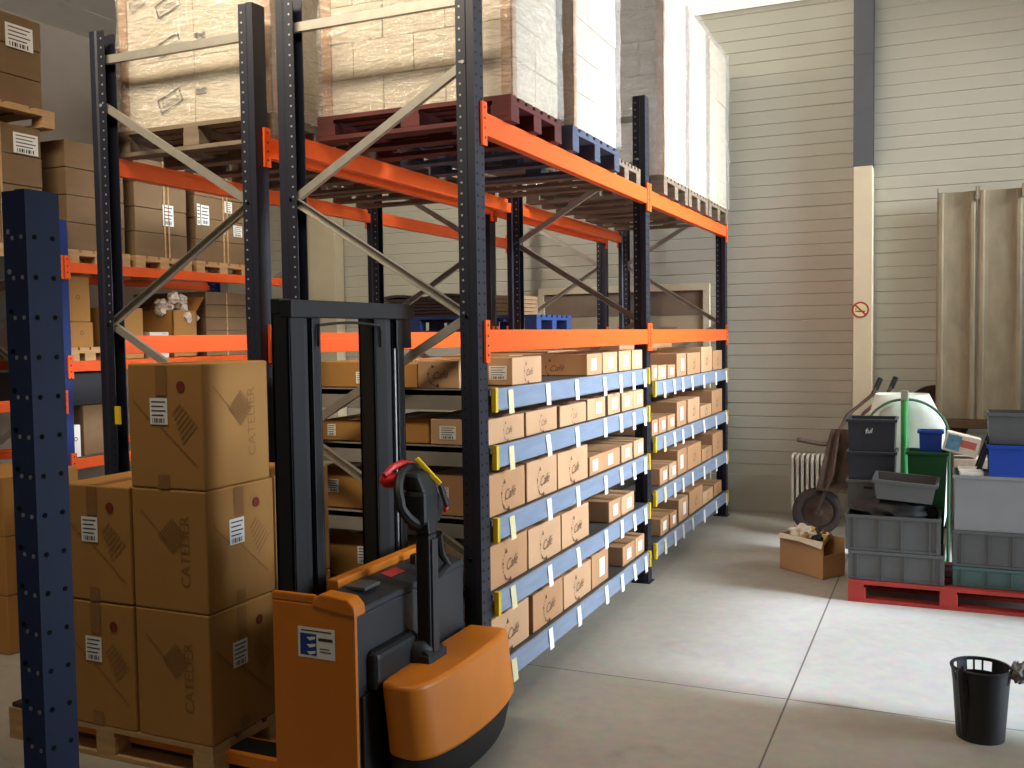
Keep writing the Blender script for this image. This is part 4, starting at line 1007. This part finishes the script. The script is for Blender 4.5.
# leaning trough sheets and the beam they stand on
for k, (xa, xb, lb) in enumerate(((1.893, 2.225, 'left one'), (2.235, 2.60, 'right one'))):
    mb = MB(); w = xb-xa
    pr = [(0, .0), (.02, -.022), (.045, -.022), (.06, -.006), (.09, .0), (w*.42, .004), (w*.62, .004), (w-.09, .0), (w-.06, -.006), (w-.045, -.022), (w-.02, -.022), (w, 0.0)]
    pr2 = pr + [(u, v+.012) for u, v in pr[::-1]]
    mb.prism([(xa+u, v) for u, v in pr2], 'z', 0, 2.085)
    mb.box(xa, xa+.012, -.06, .0, 2.0, 2.12); mb.box(xb-.012, xb, -.06, .0, 2.0, 2.12)
    o = mb.build('trough_sheet', M['concrete_sheet']); o.location = (0, 5.80, 1.005); o.rotation_euler.x = math.radians(-1.5)
    tag(o, 'tall weathered grey trough sheet leaning on the wall, %s' % lb, 'trough sheet', 'trough sheets leaning on the back wall')
t = thing('timber_trestle', 'dark timber trestle under the leaning trough sheets', 'trestle', (2.3, 5.8, 0))
mb = MB(); mb.box(1.9, 2.75, 5.66, 5.84, .93, 1.0); mb.build('beam', M['timber'], t, .005)
for xx in (1.93, 2.62):
    mb = MB(); mb.box(xx, xx+.1, 5.68, 5.82, 0, .93); mb.build('leg', M['timber'], t, .005)
# brown round tray behind the sack holder
t = thing('round_tray', 'rust-brown round tray leaning on the wall, half behind the left trough sheet', 'tray', (1.9, 5.92, .75))
mb = MB(); mb.T = Matrix.Translation((1.9, 5.965, 1.02)) @ Matrix.Rotation(math.radians(92), 4, 'X')
mb.lathe([(0.0001, .0), (.2, .0), (.25, .03), (.285, .07), (.29, .07), (.255, .025), (.2, -.008), (0.0001, -.008)], (0, 0, 0), 36); mb.build('bowl', M['rust'], t, smooth=True)
mb = MB(); mb.T = Matrix.Translation((1.9, 5.965, 1.02)) @ Matrix.Rotation(math.radians(92), 4, 'X'); mb.tube([(.29*math.cos(a), .29*math.sin(a), .07) for a in [i*2*PI/36 for i in range(36)]], .008, 6, closed=True); mb.build('rolled_rim', M['rust'], t, smooth=True)
t2 = thing('timber_crate', 'dark timber crate on the floor behind the sack, under the round tray', 'crate', (1.83, 5.5, 0))
mb = MB(); mb.box(1.5, 1.89, 5.35, 5.9, 0, .73); mb.build('body', M['timber'], t2, .005)

# carton of waste on the floor
t = thing('open_carton', 'open brown carton full of wrappers on the floor in front of the wheelbarrow', 'carton', (1.0, 3.6, 0))
mb = MB(); th = .007
bx = Matrix.Translation((1.157, 3.353, 0)) @ Matrix.Rotation(math.radians(142.8), 4, 'Z')
# local x along the long front face (to the left in the picture), local y along the short side
bx = Matrix(((-.797, .54, 0, 1.157), (.604, .842, 0, 3.353), (0, 0, 1, 0), (0, 0, 0, 1)))
mb.T = bx; L_, W_, H_ = .437, .25, .28
mb.box(0, L_, 0, W_, 0, th); mb.box(0, L_, 0, th, 0, H_); mb.box(0, L_, W_-th, W_, 0, H_); mb.box(L_-th, L_, th, W_-th, 0, H_); mb.box(0, th, th, W_-th, 0, H_*.62); mb.build('body', M['card2'], t)
mb = MB(); mb.T = bx; mb.add([(0, 0, H_), (L_, 0, H_), (L_, -.04, H_-.03), (.2, -.05, H_-.02), (0, -.02, H_-.05)], [(0, 1, 2, 3, 4)]); mb.build('flap', M['white_w'], t)
rw = random.Random(5)
for k in range(20):
    u, v = rw.uniform(.08, L_-.07), rw.uniform(.07, W_-.06); z = .245+.06*(u/L_)+rw.uniform(-.02, .03)
    p = bx @ Vector((u, v, z)); mb = MB(); mb.blob(p, (rw.uniform(.035, .06),)*2+(rw.uniform(.025, .045),), .35, k, 2, 2.5)
    cm = ['yellow_waste', 'white_w', 'brown_w', 'yellow_waste', 'white_w', 'black'][k % 6]
    tag(mb.build('crumpled_wrapper', M[cm]), 'crumpled wrapper in the open brown carton on the floor', 'wrapper', 'crumpled wrappers in the floor carton')

# bucket
t = thing('waste_basket', 'black plastic waste basket with cut-out handles on the floor, lower right', 'basket', (2.12, .72, 0))
mb = MB(); mb.lathe([(.0001, 0), (.1, 0), (.118, .268), (.115, .268), (.098, .012), (.0001, .012)], (2.12, .72, 0), 36); mb.build('body', M['black'], t, smooth=True)
mb = MB(); mb.lathe([(.119, .312), (.127, .31), (.129, .322), (.123, .328), (.118, .325), (.119, .312)], (2.12, .72, 0), 36); mb.build('rim', M['black'], t, smooth=True)
for a0, a1 in ((-.45, -.1), (.35, 1.15), (1.45, 1.52), (1.75, 1.82), (2.05, 2.5), (2.75, 3.6), (3.75, 5.75)):
    mb = MB(); n = 8; vs = []
    for i in range(n+1):
        a = a0+(a1-a0)*i/n
        for r, z in ((.115, .262), (.1185, .262), (.124, .316), (.12, .316)): vs.append((2.12+r*math.cos(a), .72+r*math.sin(a), z))
    fs = [(4*i+q, 4*i+(q+1) % 4, 4*i+4+(q+1) % 4, 4*i+4+q) for i in range(n) for q in range(4)] + [(3, 2, 1, 0), (4*n, 4*n+1, 4*n+2, 4*n+3)]
    mb.add(vs, fs); mb.build('rim_web', M['black'], t, smooth=True)
mb = MB(); mb.tube([(2.06, .66, .02), (2.05, .63, .2), (2.04, .62, .32), (2.045, .615, .345)], [.02, .025, .02, .006], 8); tag(mb.build('black_offcut', M['black'], smooth=True), 'black plastic offcut poking up inside the waste basket', 'offcut')
mb = MB(); mb.blob((2.275, .72, .315), (.035, .05, .045), .3, 6, 3, 2.5); tag(mb.build('grey_rag', M['rag'], smooth=True), 'grey rag hanging on the right rim of the waste basket', 'rag')

# ------------------------------------------------------------------ light
def area(name, loc, rot, sx, sy, power, col, spread=PI):
    l = bpy.data.lights.new(name, 'AREA'); l.shape = 'RECTANGLE'; l.size = sx; l.size_y = sy; l.energy = power; l.color = col; l.spread = spread
    o = bpy.data.objects.new(name, l); COL.objects.link(o); o.location = loc; o.rotation_euler = rot; return o
# daylight entering through the loading door, side door and high windows of the right wall
area('door_daylight', (6.25, (D1[0]+D1[1])/2, DH/2), (0, PI/2, 0), DH, D1[1]-D1[0], 70, (.72, .85, 1.0), math.radians(80))
area('side_door_daylight', (6.25, (D2[0]+D2[1])/2, DH/2), (0, PI/2, 0), DH, D2[1]-D2[0], 12, (.72, .85, 1.0), math.radians(90))
area('high_window_daylight', (6.25, 3.3, 4.25), (0, math.radians(77), 0), 1.4, 3.6, 250, (.88, .94, 1.0), math.radians(64))
# warm lamp strip under the ceiling in front of the rack ends
area('ceiling_lamp', (-1.2, -1.9, 4.95), Vector((0, 2.0, -1.35)).to_track_quat('-Z', 'Y').to_euler(), 3.4, .5, 110, (1.0, .87, .68), math.radians(110))
area('far_aisle_lamp', (-3.1, 3.2, 4.95), Vector((.25, .8, -.75)).to_track_quat('-Z', 'Y').to_euler(), .5, 3.0, 70, (1.0, .93, .78), math.radians(140))
s = bpy.data.lights.new('sun', 'SUN'); s.energy = 13; s.angle = math.radians(4); s.color = (.62, .76, 1.0)
so = bpy.data.objects.new('sun', s); COL.objects.link(so)
so.rotation_euler = Vector((-1, .09, -.47)).to_track_quat('-Z', 'Y').to_euler()
w = bpy.data.worlds.new('world'); C.world = w; w.use_nodes = True
w.node_tree.nodes['Background'].inputs[0].default_value = (.95, .93, .9, 1); w.node_tree.nodes['Background'].inputs[1].default_value = .14

# ------------------------------------------------------------------ camera
f, yaw, pitch, roll = 974.17, *[math.radians(a) for a in (23.8869, 2.8696, -.806)]
F = Vector((-math.sin(yaw)*math.cos(pitch), math.cos(yaw)*math.cos(pitch), -math.sin(pitch)))
R = Vector((math.cos(yaw), math.sin(yaw), 0)); U = R.cross(F)
R2 = R*math.cos(roll)+U*math.sin(roll); U2 = -R*math.sin(roll)+U*math.cos(roll)
cam = bpy.data.cameras.new('camera'); cam.sensor_width = 36; cam.lens = f*36/1024; cam.clip_start = .05; cam.clip_end = 60
co = bpy.data.objects.new('camera', cam); COL.objects.link(co)
co.matrix_world = Matrix(((R2.x, U2.x, -F.x, 1.9538), (R2.y, U2.y, -F.y, -4.0567), (R2.z, U2.z, -F.z, 1.8344), (0, 0, 0, 1)))
C.camera = co
C.view_settings.view_transform = 'Standard'; C.view_settings.look = 'None'; C.view_settings.gamma = 1; C.view_settings.use_curve_mapping = False
C.view_settings.exposure = 0.0
